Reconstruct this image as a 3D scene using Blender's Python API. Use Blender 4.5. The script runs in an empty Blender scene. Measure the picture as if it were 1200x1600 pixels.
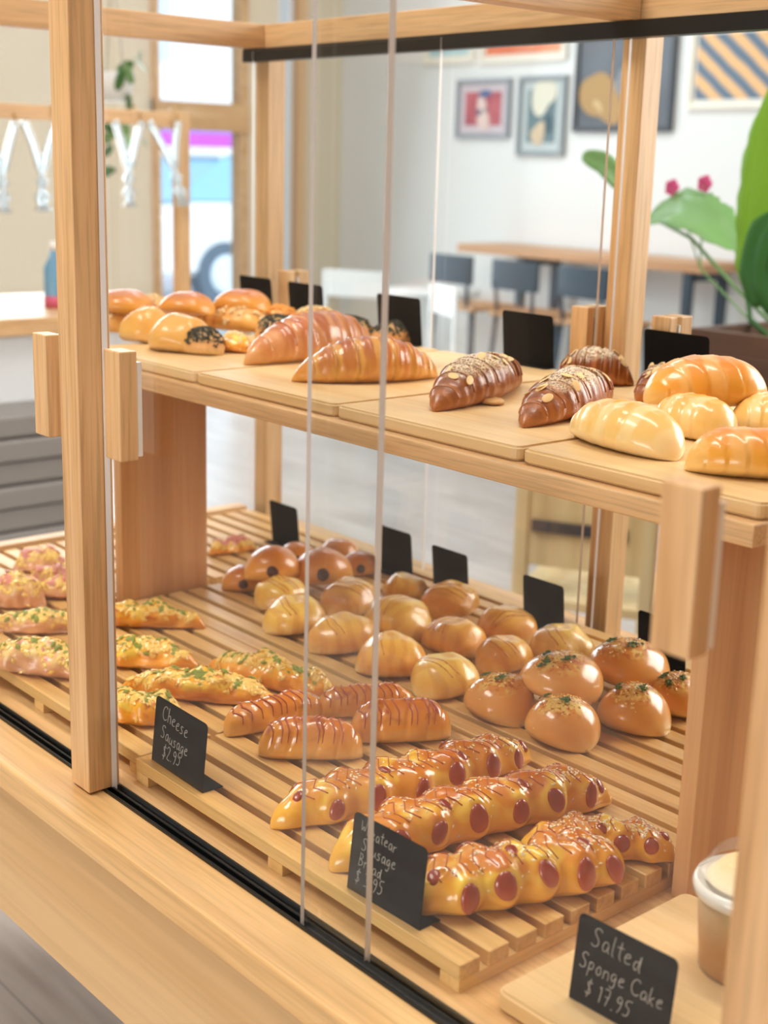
import bpy, bmesh, math, random
import numpy as np
from mathutils import Vector, Matrix, noise

SC = bpy.context.scene
COL = SC.collection
PI = math.pi
D = 0.78                      # height of the display deck above the floor

# ------------------------------------------------------------------ camera
EYE = Vector((0, 0, 0.72))    # relative to the deck
FPX = 2141.8
MR = ((0.65247222, 0.75732706, 0.02712422), (-0.20261207, 0.13984626, 0.96922205), (-0.73022486, 0.63788616, -0.2446894))
cam_d = bpy.data.cameras.new('camera')
cam = bpy.data.objects.new('camera', cam_d)
COL.objects.link(cam)
R_, U_, F_ = (Vector(v) for v in MR)
cam.matrix_world = Matrix(((R_.x, U_.x, -F_.x, EYE.x), (R_.y, U_.y, -F_.y, EYE.y), (R_.z, U_.z, -F_.z, EYE.z + D), (0, 0, 0, 1)))
cam_d.sensor_fit = 'HORIZONTAL'
cam_d.sensor_width = 36
cam_d.lens = FPX / 1200 * 36
cam_d.clip_start = 0.05
cam_d.clip_end = 200
cam_d.dof.use_dof = True
cam_d.dof.focus_distance = 1.55
cam_d.dof.aperture_fstop = 6.0
SC.camera = cam
SC.view_settings.view_transform = 'Standard'
SC.view_settings.look = 'None'
SC.view_settings.gamma = 1
SC.view_settings.use_curve_mapping = False
SC.view_settings.exposure = 0.27

# ------------------------------------------------------------------ light
w = bpy.data.worlds.new('world')
SC.world = w
w.use_nodes = True
w.node_tree.nodes['Background'].inputs[0].default_value = (0.93, 0.97, 1.0, 1)
w.node_tree.nodes['Background'].inputs[1].default_value = 0.8


def area(name, loc, target, size, power, color=(1, 1, 1), sy=None):
    l = bpy.data.lights.new(name, 'AREA')
    l.energy = power
    l.color = color
    l.shape = 'RECTANGLE'
    l.size = size
    l.size_y = sy or size
    o = bpy.data.objects.new(name, l)
    COL.objects.link(o)
    o.location = loc
    o.rotation_euler = (Vector(target) - Vector(loc)).to_track_quat('-Z', 'Y').to_euler()
    return o


area('ceiling_light_panel', (-2.3, -0.5, 4.2), (-1.7, 1.0, 0.8), 1.8, 108, (1, 0.95, 0.88), 1.2)
area('ceiling_light_strip', (-1.3, 1.6, 4.2), (-1.3, 1.3, 0.8), 2.4, 42, (1, 0.93, 0.84), 0.3)
area('storefront_daylight', (-7.7, 3.4, 1.9), (-2.0, 2.4, 0.7), 3.0, 150, (0.80, 0.91, 1.0), 2.4)
area('front_fill_light', (-0.7, -3.0, 1.0), (-1.4, 1.1, 0.7), 2.2, 50, (1.0, 0.96, 0.92), 1.0)  # added low fill from behind the camera, no door stands there
area('rear_fill_light', (-0.5, 3.3, 1.9), (-1.5, 1.4, 0.8), 1.6, 50, (1.0, 0.95, 0.88), 1.2)  # added fill lamp out of frame, brightens the deck under the shelf
area('dining_light', (-5.0, 4.2, 4.2), (-5.0, 5.2, 0.0), 2.4, 66, (0.84, 0.93, 1.0), 1.6)
sun = bpy.data.lights.new('sun', 'SUN')
sun.energy = 3.0
sun.angle = 0.01
sun_o = bpy.data.objects.new('sun', sun)
COL.objects.link(sun_o)
sun_o.rotation_euler = Vector((-0.72, 0.25, -0.62)).to_track_quat('-Z', 'Y').to_euler()


# ------------------------------------------------------------------ projection helpers (deck coordinates)
def ray(px, py):
    return R_ * ((px - 600) / FPX) - U_ * ((py - 800) / FPX) + F_


def onZ(px, py, z):
    d = ray(px, py)
    return EYE + d * ((z - EYE.z) / d.z)


def onY(px, py, y):
    d = ray(px, py)
    return EYE + d * (y / d.y)


def onX(px, py, x):
    d = ray(px, py)
    return EYE + d * (x / d.x)


def depth(p):
    return (Vector(p) - EYE).dot(F_)


# ------------------------------------------------------------------ materials
def new_mat(name):
    m = bpy.data.materials.new(name)
    m.use_nodes = True
    nt = m.node_tree
    return m, nt, nt.nodes['Principled BSDF']


def lin(c):
    if isinstance(c, str):
        c = c.lstrip('#')
        c = tuple(int(c[i:i + 2], 16) / 255 for i in (0, 2, 4))
    return tuple((x / 12.92 if x <= 0.04045 else ((x + 0.055) / 1.055) ** 2.4) for x in c) + (1,)


def plain(name, col, rough=0.5, metal=0.0, coat=0.0, spec=0.5):
    m, nt, b = new_mat(name)
    b.inputs['Base Color'].default_value = lin(col)
    b.inputs['Roughness'].default_value = rough
    b.inputs['Metallic'].default_value = metal
    b.inputs['Coat Weight'].default_value = coat
    b.inputs['Specular IOR Level'].default_value = spec
    return m


def N(nt, t, **kw):
    n = nt.nodes.new(t)
    for k, v in kw.items():
        setattr(n, k, v)
    return n


def ramp(nt, stops):
    r = N(nt, 'ShaderNodeValToRGB')
    e = r.color_ramp.elements
    while len(e) < len(stops):
        e.new(0.5)
    for i, (p, c) in enumerate(stops):
        e[i].position = p
        e[i].color = lin(c) if not isinstance(c, (int, float)) else (c, c, c, 1)
    return r


def math_n(nt, op, a, b=None, clamp=False):
    n = N(nt, 'ShaderNodeMath', operation=op)
    n.use_clamp = clamp
    for i, v in enumerate((a, b)):
        if v is None:
            continue
        if isinstance(v, (int, float)):
            n.inputs[i].default_value = v
        else:
            nt.links.new(v, n.inputs[i])
    return n.outputs[0]


def mix_c(nt, fac, a, b, mode='MIX'):
    n = N(nt, 'ShaderNodeMix', data_type='RGBA', blend_type=mode)
    for sock, v in ((n.inputs[0], fac), (n.inputs[6], a), (n.inputs[7], b)):
        if isinstance(v, (int, float)):
            sock.default_value = v
        elif isinstance(v, (tuple, str)):
            sock.default_value = lin(v)
        else:
            nt.links.new(v, sock)
    return n.outputs[2]


def wood(name, axis, light, mid, dark, scale=1.0, rough=0.45, ring=0.5, planks=None):
    """long-grained wood; axis = direction of the grain"""
    m, nt, b = new_mat(name)
    L = nt.links
    tc = N(nt, 'ShaderNodeTexCoord')
    oi = N(nt, 'ShaderNodeObjectInfo')
    add = N(nt, 'ShaderNodeVectorMath', operation='ADD')
    L.new(tc.outputs['Object'], add.inputs[0])
    sc = N(nt, 'ShaderNodeVectorMath', operation='SCALE')
    comb = N(nt, 'ShaderNodeCombineXYZ')
    for i in range(3):
        L.new(oi.outputs['Random'], comb.inputs[i])
    L.new(comb.outputs[0], sc.inputs[0])
    sc.inputs[3].default_value = 7.3
    L.new(sc.outputs[0], add.inputs[1])
    mp = N(nt, 'ShaderNodeMapping')
    L.new(add.outputs[0], mp.inputs[0])
    s = [34 * scale] * 3
    s['xyz'.index(axis)] = 2.0 * scale
    mp.inputs['Scale'].default_value = s
    n1 = N(nt, 'ShaderNodeTexNoise')
    n1.inputs['Scale'].default_value = 1.0
    n1.inputs['Detail'].default_value = 4
    n1.inputs['Distortion'].default_value = 0.6
    L.new(mp.outputs[0], n1.inputs['Vector'])
    mp2 = N(nt, 'ShaderNodeMapping')
    L.new(add.outputs[0], mp2.inputs[0])
    s2 = [260 * scale] * 3
    s2['xyz'.index(axis)] = 9 * scale
    mp2.inputs['Scale'].default_value = s2
    n2 = N(nt, 'ShaderNodeTexNoise')
    n2.inputs['Scale'].default_value = 1.0
    n2.inputs['Detail'].default_value = 3
    L.new(mp2.outputs[0], n2.inputs['Vector'])
    r1 = ramp(nt, [(0.25, dark), (0.48, mid), (0.72, light)])
    L.new(n1.outputs[0], r1.inputs[0])
    r2 = ramp(nt, [(0.32, 0.62), (0.55, 1.0)])
    L.new(n2.outputs[0], r2.inputs[0])
    col = mix_c(nt, ring, r1.outputs[0], r2.outputs[0], 'MULTIPLY')
    if planks:
        ax, width, strength = planks
        sep = N(nt, 'ShaderNodeSeparateXYZ')
        L.new(add.outputs[0], sep.inputs[0])
        q = math_n(nt, 'FLOOR', math_n(nt, 'DIVIDE', sep.outputs['XYZ'.index(ax.upper())], width))
        wn = N(nt, 'ShaderNodeTexWhiteNoise', noise_dimensions='1D')
        L.new(q, wn.inputs['W'])
        rr = ramp(nt, [(0.0, 1 - strength), (1.0, 1.0)])
        L.new(wn.outputs[0], rr.inputs[0])
        col = mix_c(nt, 1.0, col, rr.outputs[0], 'MULTIPLY')
    L.new(col, b.inputs['Base Color'])
    b.inputs['Roughness'].default_value = rough
    bp = N(nt, 'ShaderNodeBump')
    bp.inputs['Strength'].default_value = 0.12
    bp.inputs['Distance'].default_value = 0.001
    L.new(n2.outputs[0], bp.inputs['Height'])
    L.new(bp.outputs[0], b.inputs['Normal'])
    return m


OAK = {a: wood('oak_' + a, a, '#EBC391', '#DFB27E', '#C89762', 1.0, 0.42, 0.62) for a in 'xyz'}
LEDGE = wood('ledge_oak', 'x', '#F0C88E', '#E3B67A', '#C5935A', 0.8, 0.4, 0.45, ('y', 0.019, 0.14))
PINE = wood('pallet_pine', 'x', '#F2CA88', '#E6B670', '#C58C48', 0.8, 0.4, 0.45, ('y', 0.0375, 0.16))
PINEY = wood('pallet_pine_runner', 'y', '#F0CB8C', '#E7BC7A', '#D09E5C', 0.8, 0.42, 0.3)
BAMBOO = wood('bamboo_board', 'x', '#F0CF9C', '#E9C48D', '#DDB276', 0.7, 0.4, 0.2, ('y', 0.022, 0.07))
PLY = wood('birch_panel', 'x', '#E2BE8C', '#DDB681', '#D2A770', 0.35, 0.5, 0.25)
RED = {a: wood('tan_panel_' + a, a, '#D3A374', '#C99668', '#B58254', 0.7, 0.3, 0.25) for a in 'xyz'}
DWOOD = wood('dark_walnut', 'x', '#6A4B3A', '#573D30', '#3E2B22', 0.6, 0.5, 0.4)
BAR = wood('bar_top_oak', 'x', '#D9A97E', '#C9976C', '#B07E55', 0.6, 0.5, 0.3)
BLACK = plain('black_rail', '#0E1213', 0.35)
CARD = plain('black_card', '#0C0C0D', 0.65, spec=0.08)
CHALK = plain('chalk', '#B9B2A8', 0.9)
STEEL = plain('blue_grey_steel', '#3B4A57', 0.5, 0.2)


def acrylic(name, tint, refl=1.0):
    m, nt, b = new_mat(name)
    L = nt.links
    nt.nodes.remove(b)
    out = nt.nodes['Material Output']
    tr = N(nt, 'ShaderNodeBsdfTransparent')
    tr.inputs[0].default_value = lin(tint)
    gl = N(nt, 'ShaderNodeBsdfGlossy')
    gl.inputs['Roughness'].default_value = 0.02
    fr = N(nt, 'ShaderNodeFresnel')
    fr.inputs[0].default_value = 1.45
    f = math_n(nt, 'MULTIPLY', fr.outputs[0], refl, True)
    mx = N(nt, 'ShaderNodeMixShader')
    L.new(f, mx.inputs[0])
    L.new(tr.outputs[0], mx.inputs[1])
    L.new(gl.outputs[0], mx.inputs[2])
    L.new(mx.outputs[0], out.inputs[0])
    return m


GLASS = acrylic('clear_acrylic', '#FDFEFE', 0.09)
WINGLASS = acrylic('window_glass', '#F4FAFF', 0.2)


EDGE = plain('acrylic_edge', '#F4F2F5', 0.3)


def emit(name, col, s):
    m, nt, b = new_mat(name)
    b.inputs['Base Color'].default_value = lin(col)
    b.inputs['Emission Color'].default_value = lin(col)
    b.inputs['Emission Strength'].default_value = s
    return m


def crust(name, pale, gold, brown, zpos=(0.05, 0.35, 0.85), mott=0.35, mscale=28, bump=0.25, rough=0.32, coat=0.35, spots=None, sugar=None, bands=None):
    """baked crust: pale at the base, golden sides, browner crown, mottled"""
    m, nt, b = new_mat(name)
    L = nt.links
    tc = N(nt, 'ShaderNodeTexCoord')
    oi = N(nt, 'ShaderNodeObjectInfo')
    off = N(nt, 'ShaderNodeVectorMath', operation='ADD')
    L.new(tc.outputs['Object'], off.inputs[0])
    comb = N(nt, 'ShaderNodeCombineXYZ')
    for i in range(3):
        L.new(oi.outputs['Random'], comb.inputs[i])
    L.new(comb.outputs[0], off.inputs[1])
    sep = N(nt, 'ShaderNodeSeparateXYZ')
    L.new(tc.outputs['Generated'], sep.inputs[0])
    n1 = N(nt, 'ShaderNodeTexNoise')
    n1.inputs['Scale'].default_value = mscale
    n1.inputs['Detail'].default_value = 4
    L.new(off.outputs[0], n1.inputs['Vector'])
    t = math_n(nt, 'ADD', sep.outputs[2], math_n(nt, 'MULTIPLY', math_n(nt, 'SUBTRACT', n1.outputs[0], 0.5), mott * 2), True)
    r = ramp(nt, [(zpos[0], pale), (zpos[1], gold), (zpos[2], brown)])
    L.new(t, r.inputs[0])
    col = r.outputs[0]
    n2 = N(nt, 'ShaderNodeTexNoise')
    n2.inputs['Scale'].default_value = mscale * 5
    n2.inputs['Detail'].default_value = 5
    L.new(off.outputs[0], n2.inputs['Vector'])
    if bands:
        wv = N(nt, 'ShaderNodeTexWave', wave_type='BANDS', bands_direction='X')
        wv.inputs['Scale'].default_value = bands[0]
        wv.inputs['Distortion'].default_value = 3.0
        wv.inputs['Detail Scale'].default_value = 2.0
        L.new(off.outputs[0], wv.inputs['Vector'])
        rb = ramp(nt, [(0.45, 0.0), (0.8, bands[2])])
        L.new(wv.outputs['Fac'], rb.inputs[0])
        col = mix_c(nt, rb.outputs[0], col, bands[1])
    if spots:
        for (sc_, lo, hi, c, zmin) in spots:
            n3 = N(nt, 'ShaderNodeTexNoise')
            n3.inputs['Scale'].default_value = sc_
            n3.inputs['Detail'].default_value = 2
            o2 = N(nt, 'ShaderNodeVectorMath', operation='ADD')
            L.new(off.outputs[0], o2.inputs[0])
            o2.inputs[1].default_value = (sc_ * .11, 3.3, sc_ * .07)
            L.new(o2.outputs[0], n3.inputs['Vector'])
            rr = ramp(nt, [(lo, 0.0), (hi, 1.0)])
            L.new(n3.outputs[0], rr.inputs[0])
            rz = ramp(nt, [(zmin, 0.0), (min(1, zmin + 0.2), 1.0)])
            L.new(sep.outputs[2], rz.inputs[0])
            f = math_n(nt, 'MULTIPLY', rr.outputs[0], rz.outputs[0])
            col = mix_c(nt, f, col, c)
    if sugar:
        c, amt, zmin = sugar
        n4 = N(nt, 'ShaderNodeTexNoise')
        n4.inputs['Scale'].default_value = 420
        n4.inputs['Detail'].default_value = 2
        L.new(off.outputs[0], n4.inputs['Vector'])
        rr = ramp(nt, [(0.40, 0.0), (0.56, 1.0)])
        L.new(n4.outputs[0], rr.inputs[0])
        rz = ramp(nt, [(zmin, 0.0), (min(1, zmin + 0.25), amt)])
        L.new(t, rz.inputs[0])
        col = mix_c(nt, math_n(nt, 'MULTIPLY', rr.outputs[0], rz.outputs[0]), col, c)
    L.new(col, b.inputs['Base Color'])
    b.inputs['Roughness'].default_value = rough
    b.inputs['Coat Weight'].default_value = coat
    b.inputs['Coat Roughness'].default_value = 0.12
    b.inputs['Subsurface Weight'].default_value = 0.06
    b.inputs['Subsurface Radius'].default_value = (0.012, 0.006, 0.002)
    b.inputs['Subsurface Scale'].default_value = 0.5
    bp = N(nt, 'ShaderNodeBump')
    bp.inputs['Strength'].default_value = bump
    bp.inputs['Distance'].default_value = 0.0015
    L.new(n2.outputs[0], bp.inputs['Height'])
    L.new(bp.outputs[0], b.inputs['Normal'])
    return m


C_BUN = crust('bun_crust', '#FADB98', '#F2AC48', '#FCC85C', (0.0, 0.42, 0.92), 0.3, mscale=34, coat=0.55, bump=0.35, bands=(16, '#DE8E30', 0.4))
C_BUNY = crust('yellow_bun_crust', '#FBE2A2', '#F8C65C', '#FDD66A', (0.0, 0.45, 0.92), 0.3, mscale=34, coat=0.55, bump=0.3, bands=(14, '#DC9434', 0.4))
C_GARLIC = crust('garlic_bun_crust', '#F8D690', '#F0B060', '#E29A48', (0.02, 0.35, 0.85), 0.25, rough=0.22, coat=0.6, bump=0.1,
                 spots=[(60, 0.5, 0.6, '#F6D67E', 0.68), (150, 0.55, 0.6, '#B9652F', 0.7)])
C_MILK = crust('milk_roll_crust', '#FBE6B8', '#F8CF7E', '#EDA748', (0.02, 0.45, 1.05), 0.3, mscale=12, rough=0.3, coat=0.4, bump=0.1, bands=(9, '#FBE2AC', 0.5))
C_MILKD = crust('milk_roll_gold_crust', '#F8D488', '#F3AE42', '#DD8328', (0.02, 0.35, 1.0), 0.3, mscale=12, rough=0.28, coat=0.4, bump=0.1, bands=(7, '#F6C880', 0.4))
C_DARKBUN = crust('hotdog_bun_crust', '#F4C478', '#F0A848', '#D07A2C', (0.02, 0.32, 0.95), 0.3, coat=0.5)
C_WHEAT = crust('wheatear_crust', '#F4B640', '#F6B032', '#D07014', (0.0, 0.45, 1.05), 0.4, mscale=18, rough=0.2, coat=0.6, bump=0.12,
                spots=[(26, 0.5, 0.62, '#FACB4C', 0.25)])
C_ROLL = crust('sausage_roll_crust', '#FACC70', '#F2A63A', '#DA7C1E', (0.0, 0.4, 1.05), 0.35, rough=0.18, coat=0.8, bump=0.25,
               spots=[(45, 0.54, 0.66, '#A8420F', 0.55)])
C_CHEESE = crust('cheese_bread_crust', '#F2AC4C', '#F3A02C', '#F6B838', (0.0, 0.35, 0.8), 0.45, mscale=40, rough=0.25, coat=0.5, bump=0.5,
                 spots=[(38, 0.50, 0.60, '#FBD558', 0.35), (55, 0.58, 0.68, '#D4701C', 0.3), (70, 0.64, 0.70, '#9A9A30', 0.55)])
C_CHEESEP = crust('pink_cheese_bread_crust', '#EBB48A', '#E0A070', '#F2C27E', (0.0, 0.35, 0.85), 0.45, mscale=40, rough=0.3, coat=0.4, bump=0.5,
                  spots=[(38, 0.50, 0.60, '#F8D98C', 0.4), (50, 0.6, 0.68, '#D98B78', 0.35)])
C_CROIS = crust('croissant_crust', '#F0B048', '#D8883A', '#AE5220', (0.0, 0.4, 1.0), 0.35, mscale=30, rough=0.28, coat=0.6, bump=0.45, bands=(11, '#F0B450', 0.65))
C_PINK = crust('ham_croissant_crust', '#E8AC60', '#D28850', '#AC5630', (0.0, 0.35, 1.0), 0.35, mscale=24, rough=0.28, coat=0.5, bump=0.4, bands=(9, '#E6A870', 0.5))  # croissant crust with a pinkish reflection put into its colour
C_ALMOND = crust('almond_croissant_crust', '#BC722C', '#94501C', '#743610', (0.0, 0.35, 0.8), 0.25, mscale=30, rough=0.33, coat=0.3, bump=0.6,
                 sugar=('#F0DDB6', 0.9, 0.62), bands=(22, '#B86C30', 0.5))
C_STREU = crust('streusel_crust', '#F0B75E', '#EFAC50', '#E3A050', (0.0, 0.4, 0.9), 0.4, mscale=50, rough=0.5, coat=0.1, bump=0.7,
                spots=[(60, 0.5, 0.6, '#F6D79A', 0.4)])
C_CREAMB = crust('twist_bun_crust', '#F4D49A', '#EDB65E', '#E7A04C', (0.0, 0.35, 0.9), 0.3, mscale=22, rough=0.35)
C_FLAT = crust('flat_bun_crust', '#EBA63C', '#E0963A', '#BC6C38', (0.0, 0.5, 0.9), 0.2, mscale=24, rough=0.4)
C_SEAW = crust('seaweed_bun_crust', '#F2CE92', '#E7A966', '#B99357', (0.0, 0.4, 0.9), 0.4, mscale=45, rough=0.5, coat=0.1, bump=0.7,
               spots=[(120, 0.46, 0.54, '#3B3A22', 0.45)])
SAUSAGE = crust('sausage_skin', '#BE5A38', '#AA4526', '#94351C', (0.0, 0.4, 0.9), 0.5, mscale=60, rough=0.2, coat=0.7, bump=0.15)
DARKHOLE = plain('dark_sausage_end', '#4A2418', 0.4)
DRIZ = plain('red_sauce', '#B4500E', 0.35, coat=0.15)
DRIZY = plain('orange_glaze', '#C86E22', 0.2, coat=0.6)
MAYO = plain('pale_cheese', '#F8CF6C', 0.35, coat=0.3)
SESAME = plain('sesame', '#FBEBC2', 0.4)
PARSLEY = plain('parsley', '#4C6B22', 0.6)
HERB = plain('green_herb', '#86902E', 0.5)
ALM = plain('almond', '#EFC98C', 0.5)
SEAFLOSS = plain('seaweed_flake', '#2F3020', 0.6)
CREAM = plain('almond_cream', '#D9A660', 0.4, coat=0.3)
NUG = plain('streusel_crumb', '#EFCF98', 0.6)


# ------------------------------------------------------------------ object helpers
def link(name, me, mat, parent=None, smooth=False):
    o = bpy.data.objects.new(name, me)
    COL.objects.link(o)
    if mat is not None:
        for mm in (mat if isinstance(mat, (list, tuple)) else [mat]):
            me.materials.append(mm)
    if smooth:
        me.polygons.foreach_set('use_smooth', [True] * len(me.polygons))
    if parent:
        o.parent = parent
    return o


def mesh(name, vs, fs, mat, parent=None, smooth=True):
    me = bpy.data.meshes.new(name)
    me.from_pydata([tuple(v) for v in vs], [], fs)
    me.update()
    return link(name, me, mat, parent, smooth)


def thing(name, label, cat, loc, rz=0.0, group=None):
    """an Empty at the thing's base; loc in deck coordinates"""
    o = bpy.data.objects.new(name, None)
    COL.objects.link(o)
    o.empty_display_size = 0.02
    o.location = (loc[0], loc[1], loc[2] + D)
    o.rotation_euler = (0, 0, rz)
    return tag(o, label, cat, group)


def tag(o, label, cat, group=None):
    o['label'] = label
    o['category'] = cat
    if group:
        o['group'] = group
    return o


def struct(o):
    o['kind'] = 'structure'
    return o


def bx(bm, x0, x1, y0, y1, z0, z1, bev=0.0, seg=2):
    g = bmesh.ops.create_cube(bm, size=1.0)
    vs = g['verts']
    bmesh.ops.scale(bm, vec=(x1 - x0, y1 - y0, z1 - z0), verts=vs)
    bmesh.ops.translate(bm, vec=((x0 + x1) / 2, (y0 + y1) / 2, (z0 + z1) / 2), verts=vs)
    if bev:
        es = list({e for v in vs for e in v.link_edges})
        bmesh.ops.bevel(bm, geom=es, offset=bev, segments=seg, profile=0.5, affect='EDGES')


def bm_obj(name, bm, mat, parent=None, smooth=False):
    me = bpy.data.meshes.new(name)
    bm.to_mesh(me)
    bm.free()
    return link(name, me, mat, parent, smooth)


def box(name, dims, mat, parent=None, bev=0.0015, seg=2):
    bm = bmesh.new()
    bx(bm, *dims, bev=bev, seg=seg)
    return bm_obj(name, bm, mat, parent)


def wbox(name, dims, mat, bev=0.0):
    """a top-level box given in deck coordinates, origin at its base centre"""
    x0, x1, y0, y1, z0, z1 = dims
    cx, cy = (x0 + x1) / 2, (y0 + y1) / 2
    o = box(name, (x0 - cx, x1 - cx, y0 - cy, y1 - cy, 0, z1 - z0), mat, None, bev)
    o.location = (cx, cy, z0 + D)
    return o


def tube_geo(pts, rad, sides=6, close=True):
    pts = [Vector(p) for p in pts]
    vs, fs = [], []
    n = len(pts)
    up = Vector((0, 0, 1))
    prev = None
    for i, p in enumerate(pts):
        t = (pts[min(i + 1, n - 1)] - pts[max(i - 1, 0)])
        t = t.normalized() if t.length > 1e-9 else Vector((1, 0, 0))
        ref = prev if prev is not None else (up if abs(t.z) < 0.9 else Vector((1, 0, 0)))
        a = t.cross(ref)
        if a.length < 1e-6:
            a = t.cross(Vector((0.3, 1, 0.2)))
        a.normalize()
        b = a.cross(t).normalized()
        prev = b
        r = rad(i / (n - 1)) if callable(rad) else rad
        for k in range(sides):
            an = 2 * PI * k / sides
            vs.append(p + a * (math.cos(an) * r) + b * (math.sin(an) * r))
    for i in range(n - 1):
        for k in range(sides):
            k2 = (k + 1) % sides
            fs.append((i * sides + k, i * sides + k2, (i + 1) * sides + k2, (i + 1) * sides + k))
    if close:
        fs.append(tuple(range(sides))[::-1])
        fs.append(tuple((n - 1) * sides + k for k in range(sides)))
    return vs, fs


def tubes(name, polylines, rad, mat, parent=None, sides=6):
    V, F = [], []
    for pl in polylines:
        if len(pl) < 2:
            continue
        v, f = tube_geo(pl, rad, sides)
        o = len(V)
        V += v
        F += [tuple(i + o for i in q) for q in f]
    return mesh(name, V, F, mat, parent)


def lathe(name, prof, mat, parent=None, n=40, cx=0, cy=0):
    vs, fs = [], []
    for r, z in prof:
        for k in range(n):
            a = 2 * PI * k / n
            vs.append((cx + r * math.cos(a), cy + r * math.sin(a), z))
    for i in range(len(prof) - 1):
        for k in range(n):
            k2 = (k + 1) % n
            fs.append((i * n + k, i * n + k2, (i + 1) * n + k2, (i + 1) * n + k))
    if prof[0][0] > 1e-6:
        fs.append(tuple(range(n))[::-1])
    if prof[-1][0] > 1e-6:
        fs.append(tuple((len(prof) - 1) * n + k for k in range(n)))
    return mesh(name, vs, fs, mat, parent)


# ------------------------------------------------------------------ breads
class Loaf:
    """closed baked body: spine along local x with its base on z = 0"""

    def __init__(s, L, W, H, p=2.6, q=2.0, bend=0.0, mod=None, wid=None, hgt=None, rise=None, flat=0.3, bumps=0.0, bf=40, seed=0, nu=56, nv=36):
        s.L, s.W, s.H, s.p, s.q, s.bend, s.mod, s.wid, s.hgt, s.rise = L, W, H, p, q, bend, mod, wid, hgt, rise
        s.flat, s.bumps, s.bf, s.seed, s.nu, s.nv = flat, bumps, bf, seed, nu, nv

    def c(s, t):
        k = 2 * t - 1
        return Vector(((t - 0.5) * s.L, s.bend * (k * k - 0.4), s.rise(t) if s.rise else 0))

    def at(s, t, th):
        k = abs(2 * t - 1)
        e = max(0.0, 1 - k ** s.p) ** (1 / s.q)
        w = s.W / 2 * e * (s.wid(t) if s.wid else 1)
        hh = s.H * e ** 0.9 * (s.hgt(t) if s.hgt else 1)
        h = hh / (1 + s.flat)
        d = (s.c(min(t + .01, 1)) - s.c(max(t - .01, 0)))
        d.z = 0
        d.normalize()
        n = Vector((-d.y, d.x, 0))
        m = s.mod(t, th) if s.mod else 1
        cs, sn = math.cos(th), math.sin(th)
        y = w * (abs(cs) ** 0.9) * (1 if cs > 0 else -1) * m
        if sn >= 0:
            z = h * s.flat + h * sn * m
        else:
            z = h * s.flat * (1 - min(1, (-sn) ** 0.85 * 1.2))
            y *= (1 - 0.10 * (-sn))
        P = s.c(t) + n * y + Vector((0, 0, z))
        if s.bumps and sn > -0.4:
            q = noise.noise(Vector((P.x * s.bf, P.y * s.bf, P.z * s.bf + s.seed * 7.7)))
            dirv = (n * cs + Vector((0, 0, max(0, sn)))).normalized() if abs(cs) + abs(sn) > 0 else Vector((0, 0, 1))
            P = P + dirv * (q * s.bumps * min(1, e * 2))
        return P

    def nrm(s, t, th):
        a = s.at(min(t + .012, .995), th) - s.at(max(t - .012, .005), th)
        b = s.at(t, th + .06) - s.at(t, th - .06)
        n = a.cross(b)
        if n.length < 1e-12:
            return Vector((0, 0, 1))
        n.normalize()
        c = s.c(t)
        if n.dot(s.at(t, th) - Vector((c.x, c.y, s.H * .3))) < 0:
            n = -n
        return n

    def build(s, name, mat, parent=None):
        vs, fs = [], []
        nu, nv = s.nu, s.nv
        for i in range(nu + 1):
            t = 0.5 - 0.5 * math.cos(PI * i / nu)
            if i in (0, nu):
                vs.append(s.at(t, 0.3))
                continue
            for j in range(nv):
                vs.append(s.at(t, 2 * PI * j / nv))
        idx = lambda i, j: 0 if i == 0 else (1 + (nu - 1) * nv if i == nu else 1 + (i - 1) * nv + j % nv)
        for i in range(nu):
            for j in range(nv):
                q = [idx(i, j), idx(i + 1, j), idx(i + 1, j + 1), idx(i, j + 1)]
                q2 = []
                for a in q:
                    if a not in q2:
                        q2.append(a)
                if len(q2) > 2:
                    fs.append(tuple(q2[::-1]))
        o = mesh(name, vs, fs, mat, parent)
        return o

    def line(s, pts, off=0.0006, n=10):
        out = []
        for a, b in zip(pts[:-1], pts[1:]):
            for i in range(n):
                f = i / n
                t = a[0] + (b[0] - a[0]) * f
                th = a[1] + (b[1] - a[1]) * f
                out.append(s.at(t, th) + s.nrm(t, th) * off)
        return out


def flakes(name, spots, size, mat, parent, seed=0, thick=0.3, stuff=False, elong=1.0):
    """many tiny chips lying on a surface, one mesh; spots = (point, normal)"""
    rnd = random.Random(seed)
    V, F = [], []
    base = [(1, 0, 0), (0, 1, 0), (-1, 0, 0), (0, -1, 0), (0, 0, 1), (0, 0, -1)]
    tri = [(0, 1, 4), (1, 2, 4), (2, 3, 4), (3, 0, 4), (1, 0, 5), (2, 1, 5), (3, 2, 5), (0, 3, 5)]
    for P, n in spots:
        q = Vector(n).to_track_quat('Z', 'Y').to_matrix() @ Matrix.Rotation(rnd.uniform(0, PI), 3, 'Z')
        sz = size * rnd.uniform(0.6, 1.25)
        o = len(V)
        for b in base:
            V.append(Vector(P) + q @ Vector((b[0] * sz * elong, b[1] * sz, b[2] * sz * thick)))
        F += [tuple(i + o for i in t) for t in tri]
    ob = mesh(name, V, F, mat, parent, False)
    if stuff:
        ob['kind'] = 'stuff'
    return ob


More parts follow.
